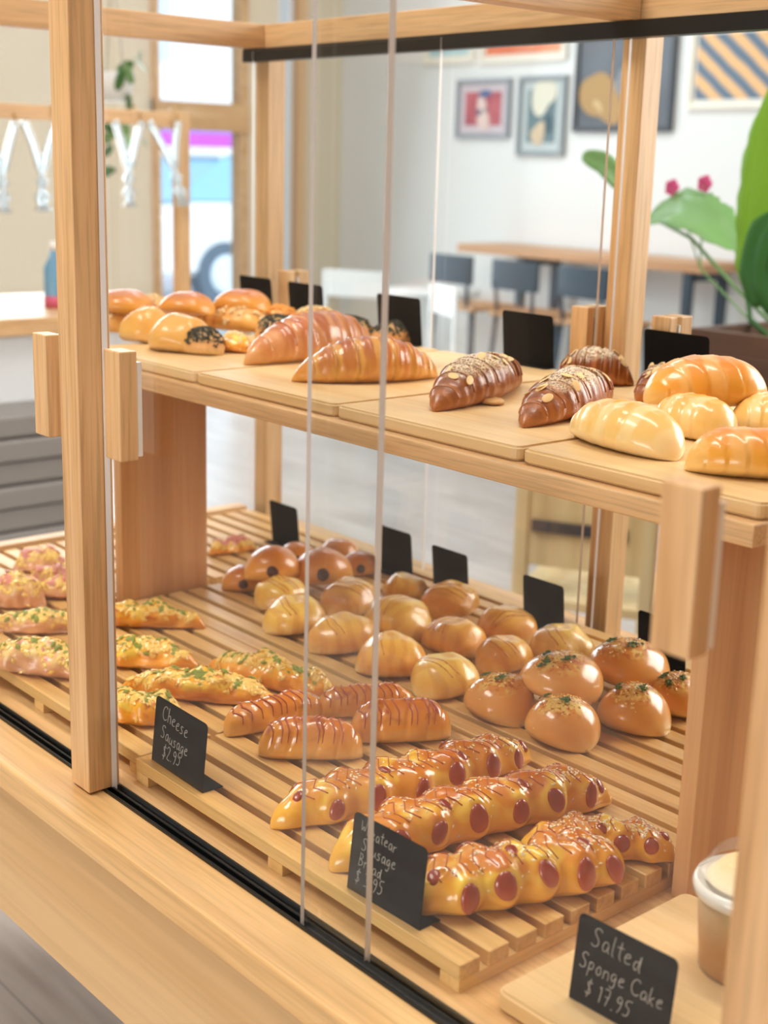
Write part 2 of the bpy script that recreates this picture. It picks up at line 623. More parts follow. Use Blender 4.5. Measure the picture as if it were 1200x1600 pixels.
def disc_on(name, P, n, rx, ry, th, mat, parent, rot=0.0, nu=14, nv=22, wob=0.0, seed=0):
    """a flattened lens set on a surface"""
    q = Vector(n).to_track_quat('Z', 'Y').to_matrix() @ Matrix.Rotation(rot, 3, 'Z')
    rnd = random.Random(seed)
    ph = rnd.uniform(0, 6)
    vs, fs = [], []
    for i in range(nu + 1):
        a = PI * i / nu
        for j in range(nv):
            b = 2 * PI * j / nv
            ww = 1 + wob * math.sin(2 * b + ph) + wob * .6 * math.sin(3 * b + ph * 2)
            r = math.sin(a) ** 0.7 if 0 < i < nu else 0
            vs.append(Vector(P) + q @ Vector((rx * ww * r * math.cos(b), ry * ww * r * math.sin(b), th * math.cos(a))))
    for i in range(nu):
        for j in range(nv):
            fs.append((i * nv + j, (i + 1) * nv + j, (i + 1) * nv + (j + 1) % nv, i * nv + (j + 1) % nv))
    return mesh(name, vs, fs, mat, parent)


# ------------------------------------------------------------------ room
F0 = -D
WALLW = plain('warm_white_wall', '#EEEFEE', 0.7)
WALLC = plain('cream_wall', '#EADCC2', 0.7)
TANW = plain('tan_trim', '#E2B98C', 0.6)


def floor_mat():
    m, nt, b = new_mat('grey_oak_floor')
    L = nt.links
    tc = N(nt, 'ShaderNodeTexCoord')
    mp = N(nt, 'ShaderNodeMapping')
    mp.inputs['Scale'].default_value = (1.2, 14, 1)
    L.new(tc.outputs['Object'], mp.inputs[0])
    n = N(nt, 'ShaderNodeTexNoise')
    n.inputs['Scale'].default_value = 2
    n.inputs['Detail'].default_value = 6
    L.new(mp.outputs[0], n.inputs['Vector'])
    r = ramp(nt, [(0.3, '#B3A8A2'), (0.55, '#C9C1BC'), (0.8, '#D6D0CC')])
    L.new(n.outputs[0], r.inputs[0])
    br = N(nt, 'ShaderNodeTexBrick')
    br.inputs['Scale'].default_value = 1.0
    br.inputs['Brick Width'].default_value = 1.4
    br.inputs['Row Height'].default_value = 0.16
    br.inputs['Mortar Size'].default_value = 0.002
    br.inputs['Color1'].default_value = (1, 1, 1, 1)
    br.inputs['Color2'].default_value = (0.86, 0.86, 0.86, 1)
    br.inputs['Mortar'].default_value = (0.5, 0.5, 0.5, 1)
    L.new(tc.outputs['Object'], br.inputs['Vector'])
    L.new(mix_c(nt, 1.0, r.outputs[0], br.outputs[0], 'MULTIPLY'), b.inputs['Base Color'])
    b.inputs['Roughness'].default_value = 0.28
    return m


fl = wbox('floor', (-7.9, 3.0, -3.5, 6.4, F0 - 0.1, F0), floor_mat())
struct(fl)
struct(wbox('wall_back', (-8.1, 3.0, 6.4, 6.6, F0, F0 + 4.3), WALLW))
WX = -7.9
# storefront wall, built round its openings
oz0, oz1 = F0 + 0.12, F0 + 2.95


def yat(px, py):
    return onX(px, py, WX).y


ya, yb, yc, yd = yat(238, 300), yat(384, 300), yat(431, 250), yat(452, 250)
bm = bmesh.new()
bx(bm, WX - 0.12, WX, -3.5, ya, F0, F0 + 4.3)
bx(bm, WX - 0.12, WX, yb, yc, F0, F0 + 4.3)
bx(bm, WX - 0.12, WX, yd, 6.4, F0, F0 + 4.3)
bx(bm, WX - 0.12, WX, ya, yb, oz1, F0 + 4.3)
bx(bm, WX - 0.12, WX, yc, yd, oz1, F0 + 4.3)
struct(bm_obj('wall_left', bm, WALLC)).location = (0, 0, D)
bm = bmesh.new()
bx(bm, WX + 0.0, WX + 0.10, yd + .02, 6.0, F0, F0 + 4.3)
struct(bm_obj('trim_1', bm, TANW)).location = (0, 0, D)
for n_, (a_, b_) in enumerate(((ya, yb), (yc, yd))):
    wd = thing('window_%d' % (n_ + 1), '', '', (WX, (a_ + b_) / 2, F0))
    del wd['label'], wd['category']
    wd['kind'] = 'structure'
    h = (b_ - a_) / 2
    bm = bmesh.new()
    fw = 0.05 if n_ == 0 else 0.02
    bx(bm, -0.1, 0.03, -h, -h + fw, 0, 3.73)
    bx(bm, -0.1, 0.03, h - fw, h, 0, 3.73)
    bx(bm, -0.1, 0.03, -h, h, 0, 0.12)
    bx(bm, -0.1, 0.03, -h, h, 3.6, 3.73)
    if n_ == 0:
        tz = onX(310, 182, WX).z - F0
        bx(bm, -0.1, 0.05, -h, h, tz - 0.09, tz + 0.09)
    for v in bm.verts:
        v.co.z = min(v.co.z, 2.95)
    fr_ = bm_obj('window_frame', bm, OAK['y'] if n_ == 0 else plain('white_frame', '#F2F2F2'), wd)
    gp = box('window_pane', (-0.06, -0.05, -h + fw, h - fw, 0.12, 2.9), WINGLASS, wd, 0)

# outdoors
struct(wbox('street', (-40, WX - 0.15, -25, 40, F0 - 0.12, F0 - 0.1), plain('street_concrete', '#EDEFF2', 0.8)))
bd = thing('building', 'pale building across the street seen through the tall wood-framed window', 'building', (-26, 17, F0 - 0.1))
PALEB = plain('sunlit_render', '#F4F6F8', 0.8)
box('facade', (-3, 0, -14, 14, 0, 9), PALEB, bd, 0)
BW = plain('pale_building_window', '#CFE6F6', 0.4)
for k in range(5):
    box('window', (-0.02, 0.03, -9 + k * 3.4, -7.4 + k * 3.4, 3.6, 5.2), BW, bd, 0)

# car outside, seen side-on through window
cp = onX(283, 436, -14)
car = thing('car', 'white car parked outside the window with pale blue side glass', 'car', (-14.0, cp.y + 0.75, F0 - 0.1))
WHITE = plain('car_white_paint', '#F6F8FA', 0.3)
BLUEG = plain('car_blue_glass', '#9CCDEB', 0.4)
TYRE = plain('tyre_rubber', '#5E6E7C', 0.6)
prof = [(-0.95 - .75, 0.35), (-1.0 - .75, 0.9), (-0.55 - .75, 1.15), (3.3, 1.15), (3.4, 0.6), (3.3, 0.35)]
# body: lower shell (extruded profile, rounded) plus cabin
def extrude_profile(name, prof, x0, x1, mat, parent, bev=0.05):
    bm = bmesh.new()
    vs = [bm.verts.new((x0, y, z)) for y, z in prof]
    f = bm.faces.new(vs)
    g = bmesh.ops.extrude_face_region(bm, geom=[f])
    bmesh.ops.translate(bm, vec=(x1 - x0, 0, 0), verts=[v for v in g['geom'] if isinstance(v, bmesh.types.BMVert)])
    bmesh.ops.recalc_face_normals(bm, faces=bm.faces)
    if bev:
        bmesh.ops.bevel(bm, geom=list(bm.edges), offset=bev, segments=3, affect='EDGES')
    return bm_obj(name, bm, mat, parent)


extrude_profile('body', prof, -0.9, 0.9, WHITE, car)
extrude_profile('side_glass', [(-1.35, 1.13), (-0.6, 1.66), (2.4, 1.66), (3.2, 1.13)], -0.78, 0.78, BLUEG, car, 0.04)
extrude_profile('roof', [(-0.72, 1.63), (-0.6, 1.75), (2.3, 1.75), (2.45, 1.63)], -0.74, 0.74, WHITE, car, 0.04)
for yy in (-0.75, 2.3):
    bm = bmesh.new()
    bmesh.ops.create_cone(bm, cap_ends=True, segments=32, radius1=0.36, radius2=0.36, depth=0.24,
                          matrix=Matrix.Translation((0.84, yy, 0.36)) @ Matrix.Rotation(PI / 2, 4, 'Y'))
    wh = bm_obj('wheel', bm, TYRE, car)
    bm = bmesh.new()
    bmesh.ops.create_cone(bm, cap_ends=True, segments=32, radius1=0.22, radius2=0.18, depth=0.04,
                          matrix=Matrix.Translation((0.98, yy, 0.36)) @ Matrix.Rotation(PI / 2, 4, 'Y'))
    bm_obj('hub_cap', bm, plain('hub_silver', '#DCE8F0', 0.4), wh)
p_ = onX(330, 220, -17)
aw = thing('awning', 'magenta and blue awning strip behind the white car outside', 'awning', (-17.5, p_.y + 1, F0 - 0.1))
box('canopy', (-0.8, 0.0, -2.6, 2.4, p_.z - F0 + 0.02, p_.z - F0 + 0.22), plain('magenta_cloth', '#D65FE0', 0.6), aw, 0.02)
box('sign_board', (-0.9, -0.7, -2.6, 2.4, p_.z - F0 + 0.22, p_.z - F0 + 0.6), plain('blue_board', '#7DB6EE', 0.6), aw, 0.02)
for yy in (-2.5, 2.3):
    box('post', (-0.85, -0.78, yy - 0.04, yy + 0.04, 0, p_.z - F0 + 0.1), STEEL, aw, 0)

# ------------------------------------------------------------------ pictures
WY = 6.4


def art_mat(name, stops, scale, rot=0.0, band=False):
    m, nt, b = new_mat(name)
    L = nt.links
    tc = N(nt, 'ShaderNodeTexCoord')
    mp = N(nt, 'ShaderNodeMapping')
    mp.inputs['Rotation'].default_value = (0, rot, 0)
    mp.inputs['Scale'].default_value = (scale, scale, scale)
    L.new(tc.outputs['Object'], mp.inputs[0])
    if band:
        n = N(nt, 'ShaderNodeTexWave', wave_type='BANDS', bands_direction='X')
        n.inputs['Distortion'].default_value = 1.2
    else:
        n = N(nt, 'ShaderNodeTexNoise')
        n.inputs['Detail'].default_value = 1
    n.inputs['Scale'].default_value = 1
    L.new(mp.outputs[0], n.inputs['Vector'])
    r = ramp(nt, stops)
    L.new(n.outputs['Color' if band else 0], r.inputs[0])
    L.new(r.outputs[0], b.inputs['Base Color'])
    b.inputs['Roughness'].default_value = 0.5
    return m


def picture(label, x0, y0, x1, y1, fcol, mat_w, matc, art, bits=()):
    a = onY(x0, y0, WY - .02)
    b = onY(x1, y1, WY - .02)
    w_, h_ = b.x - a.x, a.z - b.z
    t = thing('framed_picture', label, 'picture', ((a.x + b.x) / 2, WY, b.z), 0, 'framed pictures on the white wall')
    f = 0.028
    bm = bmesh.new()
    bx(bm, -w_ / 2, -w_ / 2 + f, -0.03, 0, 0, h_)
    bx(bm, w_ / 2 - f, w_ / 2, -0.03, 0, 0, h_)
    bx(bm, -w_ / 2 + f, w_ / 2 - f, -0.03, 0, 0, f)
    bx(bm, -w_ / 2 + f, w_ / 2 - f, -0.03, 0, h_ - f, h_)
    bm_obj('frame', bm, plain('frame_' + fcol[1:], fcol, 0.5), t)
    box('mount', (-w_ / 2 + f, w_ / 2 - f, -0.014, -0.002, f, h_ - f), plain('mount_' + matc[1:], matc, 0.8), t, 0)
    g = f + mat_w
    pr = box('print', (-w_ / 2 + g, w_ / 2 - g, -0.018, -0.014, g, h_ - g), art, t, 0)
    for (kx, kz, rx, rz_, rot, c) in bits:
        disc_on('printed_shape', (kx * w_, -0.0185, kz * h_), (0, -1, 0), rx * w_, rz_ * w_, 0.001, plain('print_' + c[1:], c, 0.6), pr, rot, wob=.2, seed=int(kx * 50))
    return t


picture('square grey-framed picture of red and white shapes on the wall', 715, 125, 794, 216, '#9AA0A8', 0.05, '#D9CCD2',
        art_mat('red_print', [(0.35, '#A8485A'), (0.6, '#C4606A')], 6), [(0, .4, .13, .2, .3, '#E9CFC8'), (-.02, .45, .09, .1, 0, '#4A5D78'), (0.03, .75, .1, .06, 0, '#4F6C9A')])
picture('tall grey-framed picture of pale food on a dark teal ground', 812, 120, 879, 244, '#8E979C', 0.05, '#C9D3D3',
        art_mat('teal_print', [(0.35, '#4D6A72'), (0.65, '#6A858C')], 5), [(0.02, .75, .24, .28, .3, '#E4E0CC'), (-.04, .28, .17, .16, 0, '#D6BFA0'), (0.16, .4, .08, .2, 0, '#3C5A66')])
picture('large dark unframed-looking picture with an orange slice, partly behind the rear post', 903, 56, 1048, 206, '#3A3F47', 0.0, '#4A4F57',
        art_mat('dark_print', [(0.35, '#4A4F57'), (0.65, '#737A84')], 2), [(-.22, .35, .17, .24, .5, '#B8925C'), (-.25, .3, .08, .12, .5, '#D8B888'), (0.0, .5, .1, .1, 0, '#8A8C90')])
picture('large white-framed picture of diagonal orange and blue stripes, rightmost on the wall', 1082, 40, 1240, 168, '#F4EEDF', 0.02, '#F4F0E8',
        art_mat('stripe_print', [(0.2, '#5B7388'), (0.5, '#B9A092'), (0.75, '#F2BE82')], 3, 0.9, True))
picture('white-framed landscape picture with a red strip, directly under the top rail', 752, 40, 884, 93, '#F1EBDD', 0.02, '#F6F0E4',
        art_mat('orange_print', [(0.4, '#E5724A'), (0.6, '#F0A07A')], 5))
picture('white-framed picture with pale turquoise print, top left of the picture group', 664, 40, 740, 97, '#F1EBDD', 0.02, '#F6F0E4',
        art_mat('turq_print', [(0.4, '#9CCAD2'), (0.6, '#C6E0E0')], 5))

# ------------------------------------------------------------------ bar table and stools
ta, tb = onZ(715, 380, .27), onZ(1130, 412, .27)
bt = thing('bar_table', 'long wooden bar table on dark steel legs against the white wall', 'table', ((ta.x + tb.x) / 2, 6.17, F0))
hw = (tb.x - ta.x) / 2
box('table_top', (-hw, hw, -0.2, 0.2, 1.0, 1.05), BAR, bt, 0.004)
for sx in (-hw + 0.52, hw - 0.12):
    bm = bmesh.new()
    for sy in (-0.16, 0.14):
        bx(bm, sx - 0.025, sx + 0.025, sy - .02, sy + 0.02, 0, 1.0)
    bx(bm, sx - 0.025, sx + 0.025, -0.16, 0.14, 0.95, 1.0)
    bm_obj('leg', bm, STEEL, bt)


def stool(px, label):
    b = onY(px, 475, 5.66)
    t = thing('bar_stool', label, 'stool', (b.x, 5.66, F0), 0, 'bar stools at the wall table')
    box('seat', (-0.19, 0.19, -0.18, 0.18, 0.71, 0.74), BAR, t, 0.008)
    vs = []
    nn = 10
    for i in range(nn + 1):
        a = -0.9 + 1.8 * i / nn
        x = 0.2 * math.sin(a) / math.sin(0.9) * .85
        y = -0.17 - 0.03 * math.cos(a)
        for (dy, z) in ((0, 0.86), (0, 1.02), (0.02, 1.02), (0.02, 0.86)):
            vs.append((x, y + dy, z))
    fs = []
    for i in range(nn):
        for k in range(4):
            fs.append((i * 4 + k, i * 4 + (k + 1) % 4, (i + 1) * 4 + (k + 1) % 4, (i + 1) * 4 + k))
    fs += [(0, 1, 2, 3), tuple(nn * 4 + k for k in range(4))[::-1]]
    mesh('backrest', vs, fs, STEEL, t, False)
    for sx in (-1, 1):
        tubes('back_support', [[(sx * 0.13, -0.17, 0.71), (sx * 0.14, -0.19, 0.9)]], 0.012, STEEL, t)
    for sx in (-1, 1):
        for sy in (-1, 1):
            tubes('leg', [[(sx * 0.16, sy * 0.15, 0.71), (sx * 0.2, sy * 0.19, 0.0)]], 0.014, STEEL, t)
    tubes('foot_ring', [[(-.18, -.17, .3), (.18, -.17, .3), (.18, .17, .3), (-.18, .17, .3), (-.18, -.17, .3)]], 0.01, STEEL, t)


stool(738, 'bar stool at the far left end of the wall table')
stool(838, 'bar stool in the middle of the wall table')
stool(944, 'bar stool partly hidden behind the rear oak post')

# white cafe chairs and table in the sun by the corner
WCH = plain('white_paint', '#FBFBFA', 0.5)


def cafe_chair(px, py, rz, label, Y=5.2):
    b = onY(px, py, Y)
    t = thing('cafe_chair', label, 'chair', (b.x, Y, F0), rz, 'white chairs by the storefront corner')
    box('seat', (-0.21, 0.21, -0.2, 0.2, 0.44, 0.47), WCH, t, 0.008)
    bm = bmesh.new()
    bx(bm, -0.21, 0.21, 0.18, 0.2, 0.72, 0.88, 0.008)
    bx(bm, -0.21, -0.18, 0.18, 0.2, 0.47, 0.74)
    bx(bm, 0.18, 0.21, 0.18, 0.2, 0.47, 0.74)
    bm_obj('backrest', bm, WCH, t)
    for sx in (-1, 1):
        for sy in (-1, 1):
            tubes('leg', [[(sx * 0.18, sy * 0.17, 0.44), (sx * 0.2, sy * 0.19, 0)]], 0.015, WCH, t)


cafe_chair(535, 470, 0.5, 'white cafe chair near the window corner, left of two')
cafe_chair(640, 500, -0.4, 'white cafe chair in front of the pale wall, right of two', 5.0)
b = onY(592, 440, 5.5)
t = thing('cafe_table', 'small round white table between the white chairs', 'table', (b.x, 5.95, F0))
lathe('table_top', [(0.30, 0.72), (0.31, 0.735), (0.30, 0.75)], WCH, t)
lathe('pedestal', [(0.2, 0), (0.2, 0.02), (0.03, 0.05), (0.03, 0.72)], WCH, t)

# light wood high chair seen low behind the case
b = onY(930, 900, 3.0)
t = thing('wooden_chair', 'pale wooden high chair behind the case, seen below the shelf near the rear post', 'chair', (b.x, 3.0, F0), 0.5)
PCH = wood('pale_chair_wood', 'z', '#F0DDB0', '#E6CD9A', '#D2B37C', 0.5, 0.5, 0.2)
box('seat', (-0.2, 0.2, -0.2, 0.2, 0.3, 0.33), PCH, t, 0.005)
for sx in (-1, 1):
    for sy in (-1, 1):
        bm = bmesh.new()
        x, y = sx * 0.18, sy * 0.18
        bx(bm, x - 0.02, x + 0.02, y - 0.02, y + 0.02, 0, 0.72 if sy < 0 else 0.62, 0.004)
        bm_obj('leg', bm, PCH, t)
box('side_rail', (-0.2, -0.17, -0.16, 0.16, 0.5, 0.6), PCH, t, 0.004)
box('back_panel', (-0.17, 0.17, -0.19, -0.17, 0.42, 0.7), PCH, t, 0.004)
box('strap', (-0.15, 0.12, -0.205, -0.192, 0.52, 0.555), plain('dark_strap', '#3A3A40', 0.6), t, 0.004)

# planter cabinet and plants
pa, pb = onY(1076, 512, 2.8), onY(1210, 495, 2.8)
t = thing('planter_box', 'dark walnut planter box behind the case holding the large green plant', 'planter', (pa.x + 0.6, 3.0, F0))
ph = pa.z - F0
bm = bmesh.new()
bx(bm, -0.6, 0.6, -0.2, -0.17, 0, ph)
bx(bm, -0.6, 0.6, 0.17, 0.2, 0, ph)
bx(bm, -0.6, -0.57, -0.17, 0.17, 0, ph)
bx(bm, 0.57, 0.6, -0.17, 0.17, 0, ph)
bx(bm, -0.57, 0.57, -0.17, 0.17, 0.9, 0.93)
bm_obj('box', bm, DWOOD, t)
for k in range(3):
    box('panel', (-0.58, 0.58, -0.206, -0.2, 0.06 + k * 0.36, 0.36 + k * 0.36), DWOOD, t, 0.002)
PL = Vector((pa.x + 0.6, 3.0, F0 + 0.93))
LEAF, nt, b_ = new_mat('banana_leaf')
b_.inputs['Base Color'].default_value = lin('#7DB02E')
b_.inputs['Roughness'].default_value = 0.4
b_.inputs['Subsurface Weight'].default_value = 0.2
b_.inputs['Subsurface Radius'].default_value = (0.02, 0.04, 0.01)
LEAFD = plain('grey_green_leaf', '#6F9A5C', 0.4)
LEAFK = plain('deep_green_leaf', '#2F6A2C', 0.4)


def leaf(name, pts, width, mat, parent, nrm=Vector((0, -1, 0.2)), ragged=0.0, seed=1):
    """blade along a midrib polyline, folded slightly and with real thickness"""
    rnd = random.Random(seed)
    pts = [Vector(p) for p in pts]
    n = 22
    vs, fs = [], []
    m = len(pts) - 1
    for i in range(n + 1):
        t = i / n
        k = min(int(t * m), m - 1)
        f = t * m - k
        P = pts[k].lerp(pts[k + 1], f)
        d = (pts[k + 1] - pts[k]).normalized()
        s = d.cross(nrm).normalized()
        up = s.cross(d).normalized()
        w = width * (math.sin(PI * min(1, t ** 0.75 * 0.98 + 0.02)) ** 0.6)
        w *= 1 + ragged * rnd.uniform(-1, 1)
        for q in (-1, -0.5, 0, 0.5, 1):
            vs.append(P + s * (q * w) + up * (abs(q) * w * 0.25) + Vector((0, 0, 0)))
    for i in range(n):
        for q in range(4):
            a = i * 5 + q
            fs.append((a, a + 1, a + 6, a + 5))
    o = mesh(name, vs, fs, mat, parent)
    md = o.modifiers.new('thickness', 'SOLIDIFY')
    md.thickness = 0.0012
    return o


def pt(px, py, Y):
    return onY(px, py, Y) - PL


t = thing('banana_plant', 'tall banana plant with broad bright green leaves rising from the dark planter', 'plant', PL)
leaf('leaf', [pt(1200, 480, 3.0), pt(1195, 400, 3.0), pt(1198, 250, 3.0), pt(1215, 120, 3.0)], 0.075, LEAF, t, ragged=0.06)
leaf('leaf', [pt(1010, 345, 3.05), pt(1060, 330, 3.05), pt(1110, 350, 3.05), pt(1152, 392, 3.05)], 0.085, LEAFD, t, nrm=Vector((.2, -0.6, 1)), ragged=0.08)
leaf('leaf', [pt(910, 242, 3.1), pt(945, 255, 3.1), pt(975, 290, 3.1), pt(1000, 330, 3.1)], 0.03, LEAFD, t, nrm=Vector((0.3, -1, .2)))
leaf('leaf', [pt(1185, 480, 2.95), pt(1180, 420, 2.95), pt(1190, 360, 2.95), pt(1210, 330, 2.95)], 0.04, LEAFK, t)
leaf('leaf', [pt(1225, 500, 2.95), pt(1215, 440, 2.95), pt(1215, 380, 2.95), pt(1230, 340, 2.95)], 0.06, LEAFK, t, seed=3)
tubes('stem', [[pt(1152, 392, 3.05), pt(1165, 430, 3.04), pt(1172, 500, 3.02), (-.2, 0, 0)]], 0.008, LEAFK, t)
tubes('stem', [[pt(1000, 330, 3.1), pt(1080, 372, 3.08), pt(1150, 450, 3.03), (-.2, 0.02, 0)]], 0.005, LEAFD, t)
tubes('stem', [[pt(1200, 480, 3.0), (0.02, 0, 0)]], 0.014, LEAFK, t)
t = thing('orchid', 'small magenta orchid on a thin stem beside the banana plant', 'flower', PL + Vector((-.3, .05, 0)))
PK = plain('magenta_petal', '#C8487E', 0.5)
o0 = PL + Vector((-.3, .05, 0))
for (x, y) in ((1050, 293), (1101, 287)):
    c = onY(x, y, 3.1) - o0
    for k in range(5):
        a = 2 * PI * k / 5
        disc_on('petal', c + Vector((math.cos(a), 0, math.sin(a))) * 0.012, (0.2, -1, 0.1), 0.012, 0.012, 0.002, PK, t, nu=8, nv=12)
tubes('stem', [[onY(1101, 290, 3.1) - o0, onY(1098, 330, 3.1) - o0, onY(1094, 420, 3.08) - o0, (0.0, 0, 0)]], 0.003, LEAFD, t)
tubes('stem', [[onY(1050, 293, 3.1) - o0, onY(1062, 320, 3.1) - o0, onY(1094, 420, 3.08) - o0]], 0.002, LEAFD, t)

# ------------------------------------------------------------------ service counter with tong rack, beyond the left of the case
CX = -3.6
ct = thing('service_counter', 'pale wooden service counter beyond the left end of the display case', 'counter', (CX - 0.3, 1.5, F0))
tz = onX(50, 495, CX).z - F0
box('counter_top', (-0.35, 0.32, -1.4, 0.88, tz - 0.05, tz), OAK['y'], ct, 0.004)
box('white_panel', (-0.3, 0.28, -1.35, 0.83, tz - 0.28, tz - 0.05), plain('pale_blue_white_panel', '#E8EEF4', 0.5), ct, 0.002)
for yy in (-1.33, 0.78):
    box('leg', (0.22, 0.28, yy, yy + 0.05, 0, tz - 0.28), OAK['z'], ct, 0.002)
    box('leg', (-0.3, -0.24, yy, yy + 0.05, 0, tz - 0.28), OAK['z'], ct, 0.002)
box('lower_shelf', (-0.3, 0.28, -1.35, 0.83, 0.25, 0.28), OAK['y'], ct, 0.002)
GREYT = plain('grey_tray_plastic', '#8A8684', 0.5)
tag(wbox('wooden_crate', (CX - 0.36, CX + 0.2, 1.45, 1.93, F0 + 0.282, F0 + 0.43), wood('crate_wood', 'y', '#C79A78', '#B08060', '#8A5E42', 1, 0.6, 0.5), 0.005),
    'reddish wooden crate under the service counter, beneath the grey trays', 'crate')
for k in range(6):
    tr = wbox('bread_tray', (CX - 0.36, CX + 0.2 - .012 * (k % 2), 1.45 + .01 * (k % 3), 1.93, F0 + 0.432 + k * 0.065, F0 + 0.492 + k * 0.065), GREYT, 0.008)
    tag(tr, 'grey plastic bread tray under the service counter, %s in its stack' % ('bottom', 'second from bottom', 'third from bottom', 'third from top', 'second from top', 'topmost')[k], 'tray', 'trays stacked under the counter')
# rack: uprights and rail
rz_ = onX(100, 178, CX).z
rk = thing('tong_rack', 'wooden rail rack on the service counter from which clear tongs hang', 'rack', (CX, 1.6, F0 + tz))
box('rail', (-0.02, 0.02, -0.9, 0.68, rz_ - (F0 + tz) - 0.02, rz_ - (F0 + tz) + 0.02), OAK['y'], rk, 0.003)
box('upright', (-0.02, 0.02, 0.68, 0.72, 0, rz_ - (F0 + tz) + 0.02), OAK['z'], rk, 0.003)
box('upright', (-0.02, 0.02, -0.94, -0.90, 0, rz_ - (F0 + tz) + 0.02), OAK['z'], rk, 0.003)
TONG = plain('clear_tong_plastic', '#E4F2FA', 0.08, coat=0.8)
TONG.node_tree.nodes['Principled BSDF'].inputs['Transmission Weight'].default_value = 0.55
for i, (px, tilt, lab) in enumerate(((0, .1, 'leftmost clear plastic tongs hanging from the wooden rail'), (62, 0, 'clear plastic tongs hanging between the left edge and the oak post'),
                                     (200, 0, 'clear plastic crossed tongs hanging just right of the oak post'), (255, .35, 'clear plastic tongs hanging rightmost on the rail, half open'))):
    p = onX(px, 178, CX + 0.03)
    t = thing('serving_tongs', lab, 'tongs', (p.x, p.y, p.z - 0.02), 0.15 * (-1) ** i, 'clear tongs on the rack')
    L_ = 0.24
    for s in (-1, 1):
        pl = []
        for k in range(13):
            f = k / 12
            y = s * (0.045 - 0.105 * f + 0.05 * f * f) + (0.06 * f if tilt > .3 else 0)
            pl.append((0.004 * s, y, -L_ * f))
        v, f_ = tube_geo(pl, lambda q: 0.012 + 0.006 * math.sin(q * 40) * (q > .5), 8)
        mesh('arm', v, f_, TONG, t)
    tubes('hook', [[(0, 0.045, 0), (0, 0.045, 0.02), (-.02, .04, .045), (-.05, .04, .03)]], 0.003, plain('brass_hook_%d' % i, '#C9A46A', 0.3, 0.8), t)
p = onX(85, 425, CX - 0.2)
t = thing('pump_bottle', 'blue and white bottle with pink base on the service counter', 'bottle', (p.x, p.y, F0 + tz))
lathe('body', [(0.03, 0.0), (0.032, 0.01), (0.032, 0.12), (0.015, 0.15), (0.012, 0.17)], plain('bottle_blue', '#6FA6CC', 0.3), t, 24)
lathe('base_band', [(0.0335, 0.0), (0.0335, 0.035)], plain('bottle_pink', '#D65A7C', 0.4), t, 24)
lathe('cap', [(0.013, 0.17), (0.013, 0.195), (0.0, 0.195)], WCH, t, 24)
p = onX(180, 150, CX - 1.5)
t = thing('hanging_plant', 'small trailing green plant hanging just right of the oak post, behind the tongs', 'plant', (p.x, p.y, p.z))
rnd = random.Random(5)
lathe('pot', [(0.06, -0.02), (0.08, 0.09), (0.075, 0.09), (0.05, 0.0)], WCH, t, 24)
tubes('cord', [[(0.07, 0, 0.09), (0, 0, 0.5), (-0.07, 0, 0.09)], [(0, 0, .5), (0, 0, 4.28 + F0 + 0.0 - p.z if 4.28 + F0 - p.z > .5 else .6)]], 0.003, CHALK, t)
for k in range(26):
    a = rnd.uniform(0, 2 * PI)
    r = rnd.uniform(0.04, 0.13)
    z = rnd.uniform(-0.32, 0.16)
    disc_on('leaf', (r * math.cos(a), r * math.sin(a), z), (math.cos(a), math.sin(a), rnd.uniform(-.3, .8)), 0.045, 0.02, 0.002, LEAFK if k % 2 else LEAFD, t, rnd.uniform(0, 3), 6, 10)
struct(wbox('wall_right', (3.0, 3.2, -3.5, 6.6, F0, F0 + 4.3), plain('brown_wall', '#8A6A50', 0.8)))
struct(wbox('wall_front', (-8.1, 3.2, -3.7, -3.5, F0, F0 + 4.3), plain('taupe_wall', '#A89684', 0.8)))
struct(wbox('ceiling', (-8.1, 3.2, -3.7, 6.6, F0 + 4.3, F0 + 4.4), plain('ceiling_white', '#F4F2EC', 0.8)))

# ------------------------------------------------------------------ display case
case = thing('display_case', 'large oak-framed bakery display case with black tracks and open deck', 'display case', (-1.355, 1.15, F0))


def cpart(name, dims, mat, bev=0.0015):
    x0, x1, y0, y1, z0, z1 = dims
    o = box(name, (x0 + 1.355, x1 + 1.355, y0 - 1.15, y1 - 1.15, z0 - F0, z1 - F0), mat, case, bev)
    return o


XL, XR = -2.31, 0.50
cpart('deck', (XL, XR, 0.757, 1.592, -0.03, 0.0), wood('deck_oak', 'x', '#EBC08A', '#DDAE76', '#C99660', 0.8, 0.42, 0.4))
cpart('front_ledge', (XL, XR, 0.671, 0.733, -0.036, 0.0), LEDGE, 0.003)
cpart('track_bed', (XL, XR, 0.733, 0.757, -0.036, -0.008), BLACK, 0)
cpart('rear_ledge', (XL, XR, 1.618, 1.69, -0.036, 0.0), OAK['x'], 0.003)
cpart('rear_track_bed', (XL, XR, 1.592, 1.618, -0.036, -0.006), BLACK, 0)
bm = bmesh.new()
for y in (0.7335, 0.743, 0.7535):
    bx(bm, XL + 1.355, XR + 1.355, y - 1.15 - 0.0016, y - 1.15 + 0.0016, -0.008 - F0, 0.0025 - F0, 0.0006, 1)
bm_obj('front_track', bm, BLACK, case)
bm = bmesh.new()
for y in (1.594, 1.605, 1.616):
    bx(bm, XL + 1.355, XR + 1.355, y - 1.15 - 0.0018, y - 1.15 + 0.0018, -0.008 - F0, 0.010 - F0)
bm_obj('rear_track', bm, BLACK, case)
cpart('fascia_panel', (XL + 0.01, XR - 0.01, 0.688, 1.672, -0.232, -0.036), PLY, 0.001)
cpart('plinth', (XL + 0.35, XR - 0.3, 1.22, 1.5, F0, -0.232), DWOOD, 0)
posts_x = (-2.276, -1.364, -0.457, 0.456)
